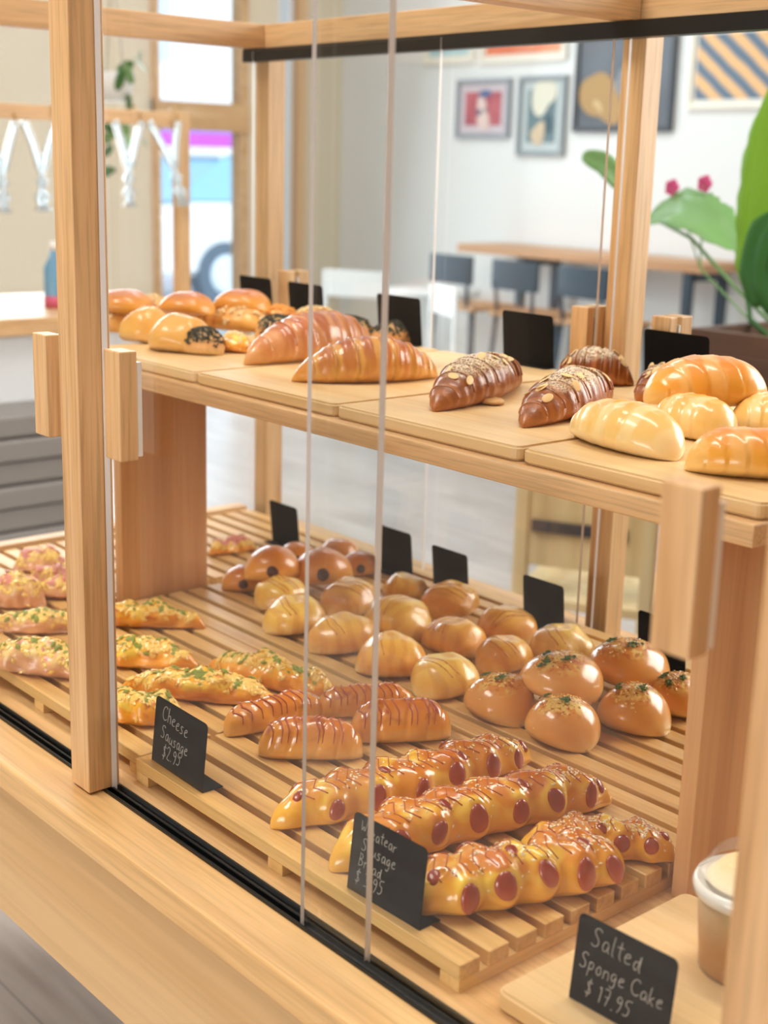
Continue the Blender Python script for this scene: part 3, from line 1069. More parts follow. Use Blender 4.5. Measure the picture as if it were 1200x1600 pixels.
for i, x in enumerate(posts_x):
    cpart('front_post', (x, x + 0.042, 0.712, 0.752, 0.0026, 0.98), OAK['z'], 0.0012)
    cpart('rear_post', (x, x + 0.042, 1.627, 1.667, 0.0, 0.93), OAK['z'], 0.0012)
cpart('top_rail', (XL, XR, 1.622, 1.668, 0.930, 0.975), OAK['x'], 0.0015)
cpart('top_rail', (XL, XR, 0.712, 0.765, 0.9805, 1.02), OAK['x'], 0.0015)
for x in posts_x:
    cpart('cross_beam', (x, x + 0.034, 0.7525, 1.6215, 0.930, 0.975), OAK['y'], 0.0015)
cpart('rear_top_track', (XL + .03, XR - .03, 1.598, 1.6205, 0.906, 0.9295), BLACK, 0)
cpart('side_sill', (-2.28, -2.25, 0.776, 1.59, 0.0005, 0.035), OAK['y'], 0.0015)


def sheet(name, x0, x1, y, z0, z1, parent, base, th=0.005):
    """acrylic sheet: clear faces, milky cut edges"""
    bm = bmesh.new()
    bx(bm, x0 - base[0], x1 - base[0], y - base[1], y + th - base[1], z0 - base[2], z1 - base[2])
    for f in bm.faces:
        f.material_index = 0 if abs(f.normal.y) > 0.5 else 1
    return bm_obj(name, bm, [GLASS, EDGE], parent)


def door(label, x0, x1, y, hx, z0=-0.005, z1=0.978, back=False, hz=(0.411, 0.527), th=0.005, cat_group='sliding acrylic doors'):
    base = ((x0 + x1) / 2, y, z0)
    t = thing('sliding_door', label, 'sliding door', base, 0, cat_group)
    sheet('pane', x0, x1, y, z0, z1, t, base, th)
    if back:
        a, b_ = th + 0.004, th + 0.030
        sp_ = (th, th + 0.004)
    else:
        a, b_ = -0.0265, -0.0055
        sp_ = (-0.0055, 0.0)
    hw_ = 0.033
    box('handle', (hx - base[0], hx + hw_ - base[0], a, b_, hz[0] - z0, hz[1] - z0), OAK['z'], t, 0.0015)
    box('spacer', (hx + 0.001 - base[0], hx + hw_ - 0.0005 - base[0], sp_[0], sp_[1], hz[0] + 0.004 - z0, hz[1] - 0.012 - z0), PADW, t, 0)
    if back:
        box('inner_handle', (hx - base[0], hx + hw_ - base[0], -0.017, -0.0005, hz[0] - z0, hz[1] - z0), OAK['z'], t, 0.0015)
    return t


PADW = plain('white_pad', '#E9E4DE', 0.35)
g1 = onZ(480, 1440, 0).x
g2 = onZ(576, 1502, 0).x
door('front sliding acrylic door at the left, its handle just right of the oak post', -1.3215, g2, 0.7415, -1.272, th=0.007)
door('front sliding acrylic door at the right, its handle beside the right front post', g1, -0.44, 0.7355, -0.538, th=0.0045)
door('front sliding acrylic door of the left bay, its handle left of the oak post', -2.2, -1.3645, 0.7415, -1.432)
hb = [onY(x, 490, 1.60).x for x in (447, 899, 1026)]
door('rear sliding acrylic door behind the croissants, handle left of the rear post', -1.86, -1.366, 1.607, hb[1], 0.0, 0.925, True, (0.405, 0.522))
door('rear sliding acrylic door at the right, handle right of the rear post', -1.335, -0.8, 1.607, hb[2], 0.0, 0.925, True, (0.405, 0.522))
door('rear sliding acrylic door in the left bay with its handle near the left rear post', -2.245, -1.72, 1.5965, hb[0], 0.0, 0.925, True, (0.405, 0.522))

# raised shelf
SZ = 0.407
sh = thing('raised_shelf', 'oak shelf raised on two side panels inside the case', 'shelf', (-1.35, 1.33, 0))


def spart(name, dims, mat, bev=0.0015):
    x0, x1, y0, y1, z0, z1 = dims
    return box(name, (x0 + 1.35, x1 + 1.35, y0 - 1.33, y1 - 1.33, z0, z1), mat, sh, bev)


spart('shelf_board', (-1.99, -0.700, 1.067, 1.585, SZ - 0.023, SZ), OAK['x'], 0.002)
spart('side_panel', (-1.875, -1.853, 1.067, 1.229, 0.0, SZ - 0.0235), RED['z'])
spart('side_panel', (-0.757, -0.737, 1.067, 1.40, 0.0, SZ - 0.0235), RED['z'])

# slatted pallets
PZ = 0.029


def pallet(x0, x1, y0, nsl, label):
    pitch, sw = 0.0375, 0.0262
    y1 = y0 + pitch * (nsl - 1) + sw
    cx, cy = (x0 + x1) / 2, (y0 + y1) / 2
    t = thing('slatted_pallet', label, 'pallet', (cx, cy, 0), 0, 'slatted pine pallets on the deck')
    bm = bmesh.new()
    for k in range(nsl):
        ys = y0 + k * pitch - cy
        bx(bm, x0 - cx, x1 - cx, ys, ys + sw, 0.0135, PZ, 0.0008, 1)
    bm_obj('slatted_top', bm, PINE, t)
    nr = 3 if x1 - x0 > 0.45 else 2
    for k in range(nr):
        rx = x0 + 0.0005 + (x1 - x0 - 0.0265) * k / (nr - 1) - cx
        box('runner', (rx, rx + 0.0255, y0 - cy + 0.0005, y1 - cy - 0.0005, 0, 0.0134), PINEY, t, 0.0006)
    return y1


y1 = pallet(-1.325, -0.768, 0.776, 9, 'slatted pallet in front under the sausage breads and right card')
pallet(-1.850, -1.328, 0.784, 9, 'slatted pallet in front, under the cheese breads beside the oak post')
pallet(-2.240, -1.880, 0.784, 9, 'slatted pallet in front in the left bay')
pallet(-1.325, -0.768, y1 + 0.008, 13, 'rear slatted pallet under the garlic buns')
pallet(-1.850, -1.328, y1 + 0.010, 13, 'rear slatted pallet under the plain buns')
pallet(-2.240, -1.880, y1 + 0.010, 13, 'rear slatted pallet in the left bay')


# boards
def board(x0, x1, y0, y1, z, th, label, group):
    t = wbox('serving_board', (x0, x1, y0, y1, z, z + th), BAMBOO, 0)
    bm = bmesh.new()
    w2, d2 = (x1 - x0) / 2, (y1 - y0) / 2
    # rounded plan corners, then rounded edges
    r = 0.012
    ring = []
    for (sx, sy, a0) in ((1, 1, 0), (-1, 1, 90), (-1, -1, 180), (1, -1, 270)):
        for k in range(6):
            a = math.radians(a0 + 90 * k / 5)
            ring.append((sx * (w2 - r) + r * math.cos(a), sy * (d2 - r) + r * math.sin(a)))
    vs = [bm.verts.new((x, y, 0)) for x, y in ring]
    f = bm.faces.new(vs)
    g = bmesh.ops.extrude_face_region(bm, geom=[f])
    bmesh.ops.translate(bm, vec=(0, 0, th), verts=[v for v in g['geom'] if isinstance(v, bmesh.types.BMVert)])
    bmesh.ops.recalc_face_normals(bm, faces=bm.faces)
    es = [e for e in bm.edges if abs(e.verts[0].co.z - e.verts[1].co.z) < 1e-6]
    bmesh.ops.bevel(bm, geom=es, offset=0.003, segments=3, affect='EDGES')
    me = t.data
    bm.to_mesh(me)
    bm.free()
    return tag(t, label, 'board', group)


BZ = SZ + 0.0175
bt_ = 0.017
for (x0, x1, lab) in ((-1.984, -1.6655, 'bamboo board under the twist buns, first from the oak post'), (-1.6625, -1.343, 'bamboo board under the big glazed croissants'),
                      (-1.340, -1.018, 'bamboo board under the almond croissants'), (-1.015, -0.702, 'bamboo board under the pale milk rolls')):
    board(x0, x1, 1.083, 1.575, SZ + 0.0003, bt_, lab, 'bamboo boards on the raised shelf')
board(-0.735, -0.43, 0.787, 1.06, 0.0003, 0.0195, 'bamboo board on the deck under the sponge cake card', None)

# ------------------------------------------------------------------ handwriting
GL = {
    'C': [[(.55, .85), (.4, 1), (.15, .9), (.03, .5), (.15, .1), (.4, 0), (.58, .15)]],
    'h': [[(.08, 1), (.05, 0)], [(.05, .35), (.2, .55), (.35, .45), (.38, 0)]],
    'e': [[(.05, .3), (.35, .38), (.3, .55), (.12, .5), (.05, .25), (.15, .02), (.4, .1)]],
    's': [[(.35, .5), (.15, .55), (.1, .4), (.32, .22), (.28, .02), (.05, .05)]],
    'S': [[(.5, .85), (.35, 1), (.12, .9), (.12, .65), (.4, .45), (.42, .12), (.2, 0), (.03, .12)]],
    'a': [[(.35, .45), (.2, .55), (.05, .35), (.08, .05), (.22, 0), (.35, .2), (.37, .5), (.37, .08), (.46, 0)]],
    'u': [[(.05, .5), (.06, .12), (.18, 0), (.33, .15), (.36, .5), (.37, .08), (.45, 0)]],
    'g': [[(.35, .45), (.2, .55), (.05, .35), (.1, .08), (.25, .05), (.36, .5), (.34, -.25), (.18, -.4), (.05, -.28)]],
    '$': [[(.42, .8), (.25, .9), (.08, .75), (.25, .5), (.4, .3), (.25, .1), (.05, .2)], [(.27, 1.05), (.2, -.08)]],
    '2': [[(.05, .78), (.2, 1), (.4, .85), (.35, .55), (.05, .05), (.45, .02)]],
    '.': [[(.1, 0), (.13, .03), (.12, .06)]],
    '9': [[(.38, .75), (.22, .98), (.05, .75), (.15, .52), (.36, .65), (.38, .8), (.33, .3), (.2, 0)]],
    '5': [[(.45, 1), (.12, .97), (.1, .6), (.32, .6), (.38, .3), (.22, .02), (.03, .1)]],
    'W': [[(.0, .95), (.12, 0), (.28, .7), (.42, 0), (.58, 1)]],
    't': [[(.2, .9), (.17, .15), (.3, 0)], [(.02, .6), (.36, .64)]],
    'r': [[(.06, .5), (.07, 0)], [(.07, .3), (.2, .52), (.34, .48)]],
    'B': [[(.08, 1), (.06, 0)], [(.06, .98), (.35, .9), (.35, .62), (.08, .52), (.42, .42), (.42, .1), (.05, 0)]],
    'd': [[(.35, .4), (.18, .52), (.05, .3), (.12, .02), (.3, .1), (.38, 1), (.37, .08), (.46, 0)]],
    '3': [[(.05, .9), (.3, 1), (.38, .78), (.15, .55), (.4, .4), (.35, .08), (.05, .05)]],
    'l': [[(.1, 1), (.08, .1), (.2, 0)]],
    'p': [[(.08, .5), (.05, -.4)], [(.07, .35), (.22, .55), (.38, .35), (.25, .02), (.07, .12)]],
    'o': [[(.22, .55), (.05, .35), (.1, .05), (.28, .0), (.38, .25), (.3, .5), (.2, .55)]],
    'n': [[(.06, .5), (.05, 0)], [(.06, .35), (.22, .54), (.36, .4), (.38, 0)]],
    'k': [[(.08, 1), (.05, 0)], [(.34, .5), (.08, .25), (.38, 0)]],
    '1': [[(.1, .8), (.22, 1), (.2, 0)]],
    '7': [[(.03, .95), (.42, 1), (.2, 0)], [(.1, .5), (.36, .52)]],
    ' ': [],
}
WID = {'W': .68, 'C': .66, 'S': .6, 'B': .55, '.': .28, 'l': .3, '1': .4, 't': .42, 'r': .4, ' ': .3}


def card(label, p, rz, w_, h_, lines=None, lean=0.10, foot=0.028, seed=0, thick=0.0006):
    """bent black sheet: upright face towards local -y, foot towards +y; p = front edge middle"""
    t = thing('price_card', label, 'price card', p, rz, 'black price cards')
    r = 0.006
    # face outline with rounded upper corners
    out = [(-w_ / 2, 0), (w_ / 2, 0)]
    for k in range(5):
        a = PI / 2 * k / 4
        out.append((w_ / 2 - r + r * math.cos(a), h_ - r + r * math.sin(a)))
    for k in range(5):
        a = PI / 2 + PI / 2 * k / 4
        out.append((-w_ / 2 + r + r * math.cos(a), h_ - r + r * math.sin(a)))
    sl = math.sin(lean)
    cl = math.cos(lean)
    V = [(x, z * sl, 0.0009 + z * cl) for x, z in out] + [(x, z * sl + thick, 0.0009 + z * cl) for x, z in out]
    n = len(out)
    Fs = [tuple(range(n)), tuple(range(n, 2 * n))[::-1]] + [(i, i + n, (i + 1) % n + n, (i + 1) % n) for i in range(n)]
    mesh('face', V, Fs, CARD, t, False)
    box('foot', (-w_ / 2, w_ / 2, 0, foot, 0.0002, 0.0009), CARD, t, 0)
    if lines:
        rnd = random.Random(seed)
        pls = []
        for (txt, x, z, s, slope) in lines:
            cx = x
            for ch in txt:
                jz = rnd.uniform(-.05, .05) * s
                for st in GL[ch]:
                    # smooth the stroke a little
                    q = st
                    for _ in range(2):
                        if len(q) > 2:
                            nq = [q[0]]
                            for a, b in zip(q[:-1], q[1:]):
                                nq += [(a[0] * .75 + b[0] * .25, a[1] * .75 + b[1] * .25), (a[0] * .25 + b[0] * .75, a[1] * .25 + b[1] * .75)]
                            nq.append(q[-1])
                            q = nq
                    pl = []
                    for (gx, gz) in q:
                        X = cx + (gx + 0.12 * gz) * s
                        Z = z + gz * s + jz + (cx - x) * slope
                        pl.append((X, Z * sl - 0.0003, 0.0009 + Z * cl))
                    pls.append(pl)
                cx += WID.get(ch, .5) * s * 1.02
        tubes('chalk_writing', pls, 0.00045, CHALK, t, 4)
    return t


def front_card(label, pl_, pr_, z, h, lines, seed):
    a, b = onZ(*pl_, z), onZ(*pr_, z)
    d = b - a
    m = (a + b) / 2
    return card(label, (m.x, m.y, z + 0.0003), math.atan2(d.y, d.x), d.length, h, lines, seed=seed)


front_card('black card chalked Cheese Sausage $2.95 on the front pallet edge', (237, 1187), (316, 1240), PZ, 0.080,
           [('Cheese', -0.040, 0.056, 0.018, -.12), ('Sausage', -0.040, 0.033, 0.0165, -.08), ('$2.95', -0.034, 0.011, 0.0175, 0)], 1)
front_card('black card chalked Wheatear Sausage Bread $3.95 in front of the sausage breads', (542, 1387), (655, 1455), PZ, 0.080,
           [('Wheatear', -0.040, 0.062, 0.0125, -.05), ('Sausage', -0.037, 0.045, 0.0135, -.05), ('Bread', -0.039, 0.028, 0.0135, -.05), ('$ 3.95', -0.042, 0.010, 0.0155, 0)], 2)
a_ = onZ(888, 1560, 0.02)
card('black card chalked Salted Sponge Cake $17.95 on the lower bamboo board', (a_.x + 0.05, a_.y + 0.004, 0.0203), 0.05, 0.102, 0.080,
     [('Salted', -0.036, 0.056, 0.0185, -.05), ('Sponge Cake', -0.045, 0.033, 0.0155, -.02), ('$ 17.95', -0.036, 0.009, 0.016, 0)], seed=3)


def back_card(label, x0, ytop, x1, ztop, seed=0, rz=PI):
    # the face seen from behind; upper edge at a known height fixes its distance
    a, b = onZ(x0, ytop, ztop), onZ(x1, ytop + (x1 - x0) * 0.12, ztop)
    m = (a + b) / 2
    w_ = min(0.112, max(0.085, abs(b.x - a.x)))
    card(label, (m.x, min(m.y, 1.565) + 0.008, ztop - 0.0796), rz, w_, 0.080, None, 0.1, 0.02)


for (x0, yt, x1, lab) in ((797, 484, 881, 'black price card behind the almond croissants on the shelf'), (1031, 512, 1140, 'black price card behind the milk rolls, right of the rear post'),
                          (598, 458, 673, 'black price card behind the big glazed croissant'), (455, 440, 513, 'black price card behind the seaweed buns, near the left rear post'),
                          (377, 430, 430, 'black price card in front of the left rear post, leftmost on the shelf')):
    back_card(lab, x0, yt, x1, BZ + 0.080)
for (x0, yt, x1, lab) in ((811, 903, 887, 'black price card behind the plain buns, left of the rear post on the lower deck'), (670, 856, 735, 'black price card behind the plain buns on the lower deck, middle of the row'),
                          (586, 824, 648, 'black price card on the lower deck behind the clear door edge'), (416, 785, 469, 'black price card at the left rear corner of the lower deck'),
                          (994, 960, 1075, 'black price card on the lower deck right of the rear post, mostly behind the handle')):
    back_card(lab, x0, yt, x1, PZ + 0.080)


# ------------------------------------------------------------------ placing breads
def place(cx, cy, zbase, H):
    p = onZ(cx, cy, zbase + H * 0.5)
    return Vector((p.x, p.y, zbase))


def px_width(wpx, p):
    return wpx * depth(p) / FPX


def ends(a, b, zbase, H):
    pa, pb = onZ(*a, zbase + H * .45), onZ(*b, zbase + H * .45)
    d = pb - pa
    m = (pa + pb) / 2
    return Vector((m.x, m.y, zbase)), math.atan2(d.y, d.x), Vector((d.x, d.y)).length


PALZ = PZ + 0.0003


# ---- round plain buns with swirl lines
def plain_bun(i, x0, y0, x1, y1, label, z=PALZ, yellow=False, ovl=1.12, group='golden buns on the rear pallets'):
    H0 = 0.052
    p = place((x0 + x1) / 2, (y0 + y1) / 2, z, H0)
    W = px_width(x1 - x0, p) * .98
    H = W * 0.53
    p = place((x0 + x1) / 2, (y0 + y1) / 2, z, H)
    rnd = random.Random(i * 13 + 5)
    t = thing('bun', label, 'bun', p, rnd.uniform(0, PI), group)
    dm = rnd.uniform(0.06, 0.16)
    ph = rnd.uniform(0, 6)

    def mod(tt, th):
        k = 2 * tt - 1
        rr = math.hypot(k, math.cos(th) * .9)
        return 1 - dm * math.exp(-(rr / 0.22) ** 2) * max(0, math.sin(th)) + 0.018 * math.sin(5 * k + 3 * th + ph)
    lo = Loaf(W * ovl * .96, W * .97, H, 2.3, 2.0, mod=mod, bumps=0.0048, bf=40, seed=i, nu=40, nv=32, flat=.45)
    lo.build('crust', C_BUNY if yellow else C_BUN, t)
    pls = []
    for k in range(rnd.randint(2, 4)):
        t0 = 0.22 + 0.10 * k + rnd.uniform(-.02, .02)
        pls.append(lo.line([(t0, 0.5), (t0 + 0.06, 1.2), (t0 + 0.02, 1.9), (t0 + 0.07, 2.6)], -0.0004, 7))
    tubes('swirl_crease', pls, 0.0008, DRIZY, t, 5)
    return t


BUNS = [
    (658, 902, 750, 964, 'golden bun at the back in front of the middle rear card', 0), (598, 893, 668, 934, 'small golden bun just right of the thick door edge, at the back', 1),
    (567, 932, 677, 988, 'yellow golden bun crossed by the thick door edge, second row', 1), (487, 955, 588, 1018, 'oblong golden bun on the pallet crossed by the thin door edge', 0),
    (660, 962, 760, 1018, 'dark golden bun in the middle of the bun rows', 0), (745, 946, 840, 997, 'golden bun directly left of the rear-deck card by the rear post', 0),
    (742, 989, 834, 1048, 'golden bun behind the left garlic bun', 0), (828, 975, 930, 1031, 'striped golden bun below the rear-deck card', 1),
    (557, 982, 668, 1058, 'wrinkled golden bun right of the thick door edge, front of its row', 0), (642, 1011, 752, 1091, 'pale yellow dimpled bun nearest the front of the plain buns', 1),
    (500, 902, 595, 956, 'brown golden bun between the two door edges', 0), (412, 925, 512, 990, 'large puffy yellow bun nearest the left of the plain buns', 1),
    (397, 898, 482, 948, 'yellow bun touching the hot dog buns from the front', 1),
]
for i, (x0, y0, x1, y1_, lab, yel) in enumerate(BUNS):
    plain_bun(i, x0, y0, x1, y1_, lab, yellow=bool(yel), ovl=1.25 if i in (3, 10) else 1.1)


# ---- garlic buns
def garlic_bun(i, x0, y0, x1, y1, label, z=PALZ, tilt=0.0):
    p = place((x0 + x1) / 2, (y0 + y1) / 2, z, 0.06)
    W = px_width(x1 - x0, p)
    H = W * (0.57 if z < 0.04 else 0.48)
    p = place((x0 + x1) / 2, (y0 + y1) / 2, z, H)
    rnd = random.Random(i * 7 + 1)
    t = thing('garlic_bun', label, 'bun', p, rnd.uniform(-.3, .3), 'glossy garlic buns with parsley')
    if tilt:
        t.rotation_euler = (0, tilt, t.rotation_euler.z)
    lo = Loaf(W, W * .97, H, 2.1, 2.0, bumps=0.003, bf=18, seed=i + 40, nu=44, nv=36, flat=.5)
    lo.build('crust', C_GARLIC, t)
    sp = []
    for k in range(110):
        tt = 0.5 + rnd.gauss(0, .11)
        th = PI / 2 + .2 + rnd.gauss(0, .33)
        sp.append((lo.at(tt, th) + lo.nrm(tt, th) * 0.0004, lo.nrm(tt, th)))
    flakes('garlic_crumbs', sp, 0.0018, MAYO, t, i, 0.5, True)
    for c in range(rnd.randint(2, 3)):
        tc_, thc = 0.5 + (-.15, .12, .0)[c] + rnd.uniform(-.04, .04), PI / 2 + (.25, .1, .6)[c]
        sp = []
        for k in range(22):
            tt, th = tc_ + rnd.gauss(0, .022), thc + rnd.gauss(0, .08)
            nn = (lo.nrm(tt, th) + Vector((rnd.uniform(-.8, .8), rnd.uniform(-.8, .8), 0))).normalized()
            sp.append((lo.at(tt, th) + lo.nrm(tt, th) * 0.003, nn))
        flakes('parsley_sprig', sp, 0.0026, PARSLEY, t, i + c, 0.25)
    return t


GB = [(725, 1042, 840, 1128, 'garlic bun at the left of its pile with a parsley tuft', PALZ), (820, 1078, 940, 1166, 'garlic bun nearest the front, at the foot of the pile', PALZ),
      (932, 1062, 1050, 1143, 'garlic bun at the right front beside the side panel', PALZ), (1005, 1045, 1108, 1117, 'reddish garlic bun half hidden by the side panel', PALZ),
      (810, 1014, 943, 1087, 'garlic bun resting on top of the two left garlic buns', 0.058), (916, 994, 1048, 1067, 'pale garlic bun on top at the back, touching the handle', 0.052)]
for i, (x0, y0, x1, y1_, lab, z) in enumerate(GB):
    garlic_bun(i, x0, y0, x1, y1_, lab, z)


# ---- hot dog buns with dark ends
def hotdog_bun(i, x0, y0, x1, y1, label, z=PALZ, hole=(0, 0)):
    p = place((x0 + x1) / 2, (y0 + y1) / 2, z, 0.06)
    W = px_width(x1 - x0, p)
    H = W * .62
    p = place((x0 + x1) / 2, (y0 + y1) / 2, z, H)
    t = thing('hot_dog_bun', label, 'bun', p, 0.9 + 0.2 * i, 'hot dog buns piled at the back left')
    lo = Loaf(W * 1.15, W, H, 2.3, 2.0, bumps=0.002, bf=25, seed=i + 90, nu=36, nv=28, flat=.6,
              mod=lambda tt, th: 1 + .03 * math.cos(12 * tt))
    lo.build('crust', C_DARKBUN, t)
    # the sausage end faces the camera
    d = (EYE - p)
    d.z = 0
    d = Matrix.Rotation(-t.rotation_euler.z, 3, 'Z') @ d.normalized()
    c = Vector((d.x * W * .47, d.y * W * .47, H * .42))
    disc_on('sausage_end', c, d + Vector((0, 0, .25)), W * .13, W * .13, 0.005, DARKHOLE, t)
    return t


for i, (x0, y0, x1, y1_, lab, z) in enumerate([
        (350, 872, 410, 932, 'hot dog bun at the left foot of the pile with a dark sausage end', PALZ), (387, 850, 466, 906, 'hot dog bun on top of the pile at the left', 0.055),
        (463, 850, 546, 914, 'brown hot dog bun at the thin door edge', 0.045), (535, 852, 592, 905, 'hot dog bun at the right of the pile near the thick door edge', PALZ),
        (436, 842, 492, 886, 'hot dog bun at the back of the pile, only its crown visible', PALZ), (500, 840, 560, 880, 'pale hot dog bun behind the brown one', PALZ)]):
    hotdog_bun(i, x0, y0, x1, y1_, lab, z)


# ---- cheese and vegetable breads
def cheese_bread(i, a, b, wpx, label, z=PALZ, mat=None, herbs=True, group='long cheese breads with herbs'):
    H = 0.042
    m, rz, L = ends(a, b, z, H)
    W = px_width(wpx, m) * 1.02
    t = thing('cheese_bread', label, 'bread', m, rz, group)
    rnd = random.Random(i + 100)
    lo = Loaf(L, W, W * .72, 1.9, 1.6, bend=rnd.uniform(-.01, .01), bumps=0.011, bf=42, seed=i + 10, nu=84, nv=44, flat=.5,
              mod=lambda tt, th: 1 + 0.05 * math.sin(34 * tt + 2 * math.cos(th)))
    lo.build('crust', mat or C_CHEESE, t)
    sp, sh_ = [], []
    for k in range(300):
        tt, th = rnd.uniform(.08, .92), PI / 2 + rnd.gauss(0, .55)
        sh_.append((lo.at(tt, th) + lo.nrm(tt, th) * .0005, lo.nrm(tt, th)))
    flakes('melted_cheese', sh_, 0.0034, MAYO, t, i, .35, True, 1.7)
    for k in range(42 if herbs else 24):
        tt, th = rnd.uniform(.15, .85), PI / 2 + rnd.gauss(0, .4)
        sp.append((lo.at(tt, th) + lo.nrm(tt, th) * .0015, lo.nrm(tt, th)))
    flakes('herb_pieces' if herbs else 'ham_pieces', sp, 0.0036 if herbs else .006, HERB if herbs else plain('ham_%d' % i, '#D98878', .4), t, i + 3, .35, True, 1.6)
    return t


CB = [((120, 955), (322, 962), 50, 'cheese bread at the back in front of the left side panel'), ((110, 1012), (310, 1024), 56, 'cheese bread just right of the oak post, second from the back'),
      ((185, 1058), (437, 1082), 60, 'longest cheese bread lying in the middle, browned underside facing front'), ((322, 1026), (532, 1072), 62, 'cheese bread with green herbs reaching the thin door edge'),
      ((130, 1090), (290, 1112), 68, 'cheese bread behind the Cheese Sausage card')]
for i, (a, b, w_, lab) in enumerate(CB):
    cheese_bread(i, a, b, w_, lab)
cheese_bread(6, (-20, 966), (135, 968), 46, 'slim pointed cheese bread in the left bay, behind the larger one', mat=C_CHEESEP)
cheese_bread(7, (-25, 1018), (150, 1040), 70, 'large cheese bread in the left bay beside the oak post', mat=C_CHEESEP)
for i, (x0, y0, x1, y1_, lab) in enumerate([(-30, 892, 72, 958, 'round ham and cheese bun at the far left edge'), (40, 875, 120, 922, 'ham and cheese bun left of the oak post, at the back'),
                                            (52, 890, 150, 935, 'pinkish ham bun against the oak post'), (20, 852, 110, 895, 'yellow-topped ham bun at the back of the left bay')]):
    cheese_bread(20 + i, (x0, (y0 + y1_) / 2), (x1, (y0 + y1_) / 2 + 4), (y1_ - y0) * 1.05, lab, mat=C_CHEESEP, herbs=False, group='ham and cheese buns in the left bay')
cheese_bread(30, (325, 852), (400, 842), 30, 'orange cheese bun at the far back corner of the lower deck', herbs=False, group='ham and cheese buns in the left bay')


# ---- glazed sausage rolls
def sausage_roll(i, a, b, wpx, label, dark=False):
    H = 0.042
    m, rz, L = ends(a, b, PALZ, H)
    W = px_width(wpx, m) * 1.02
    t = thing('sausage_roll', label, 'roll', m, rz, 'glazed sausage rolls with red sauce')
    rnd = random.Random(i + 60)
    lo = Loaf(L, W, W * .86, 3.6, 2.2, bumps=0.003, bf=45, seed=i, nu=90, nv=40, flat=.55,
              mod=lambda tt, th: 1 - 0.05 * max(0, math.cos(2 * PI * (5.5 * tt + 0.3 * math.cos(th + i) + .3 * math.sin(7 * tt)))) ** 5)
    lo.build('crust', C_ROLL, t)
    pls = []
    for k in range(9):
        t0 = 0.10 + 0.085 * k + rnd.uniform(-.025, .025)
        pls.append(lo.line([(t0, 0.15 + rnd.uniform(0, .5)), (t0 + .03, 0.9), (t0 - .01, 1.6), (t0 + .035, 2.3), (t0 + .02, 2.9)], 0.0002, 8))
    tubes('sauce_drizzle', pls, lambda q: 0.0012 * (0.4 + 0.7 * math.sin(PI * q)), DRIZ, t, 6)
    return t


sausage_roll(0, (352, 1128), (505, 1092), 54, 'pale-ended sausage roll behind, leftmost of the glazed rolls')
sausage_roll(1, (492, 1098), (648, 1086), 52, 'sausage roll at the back crossing both door edges')
sausage_roll(2, (403, 1155), (568, 1158), 70, 'shiny brown sausage roll in front, crossed by the thin door edge')
sausage_roll(3, (546, 1133), (705, 1127), 72, 'dark red glazed sausage roll at the thick door edge')


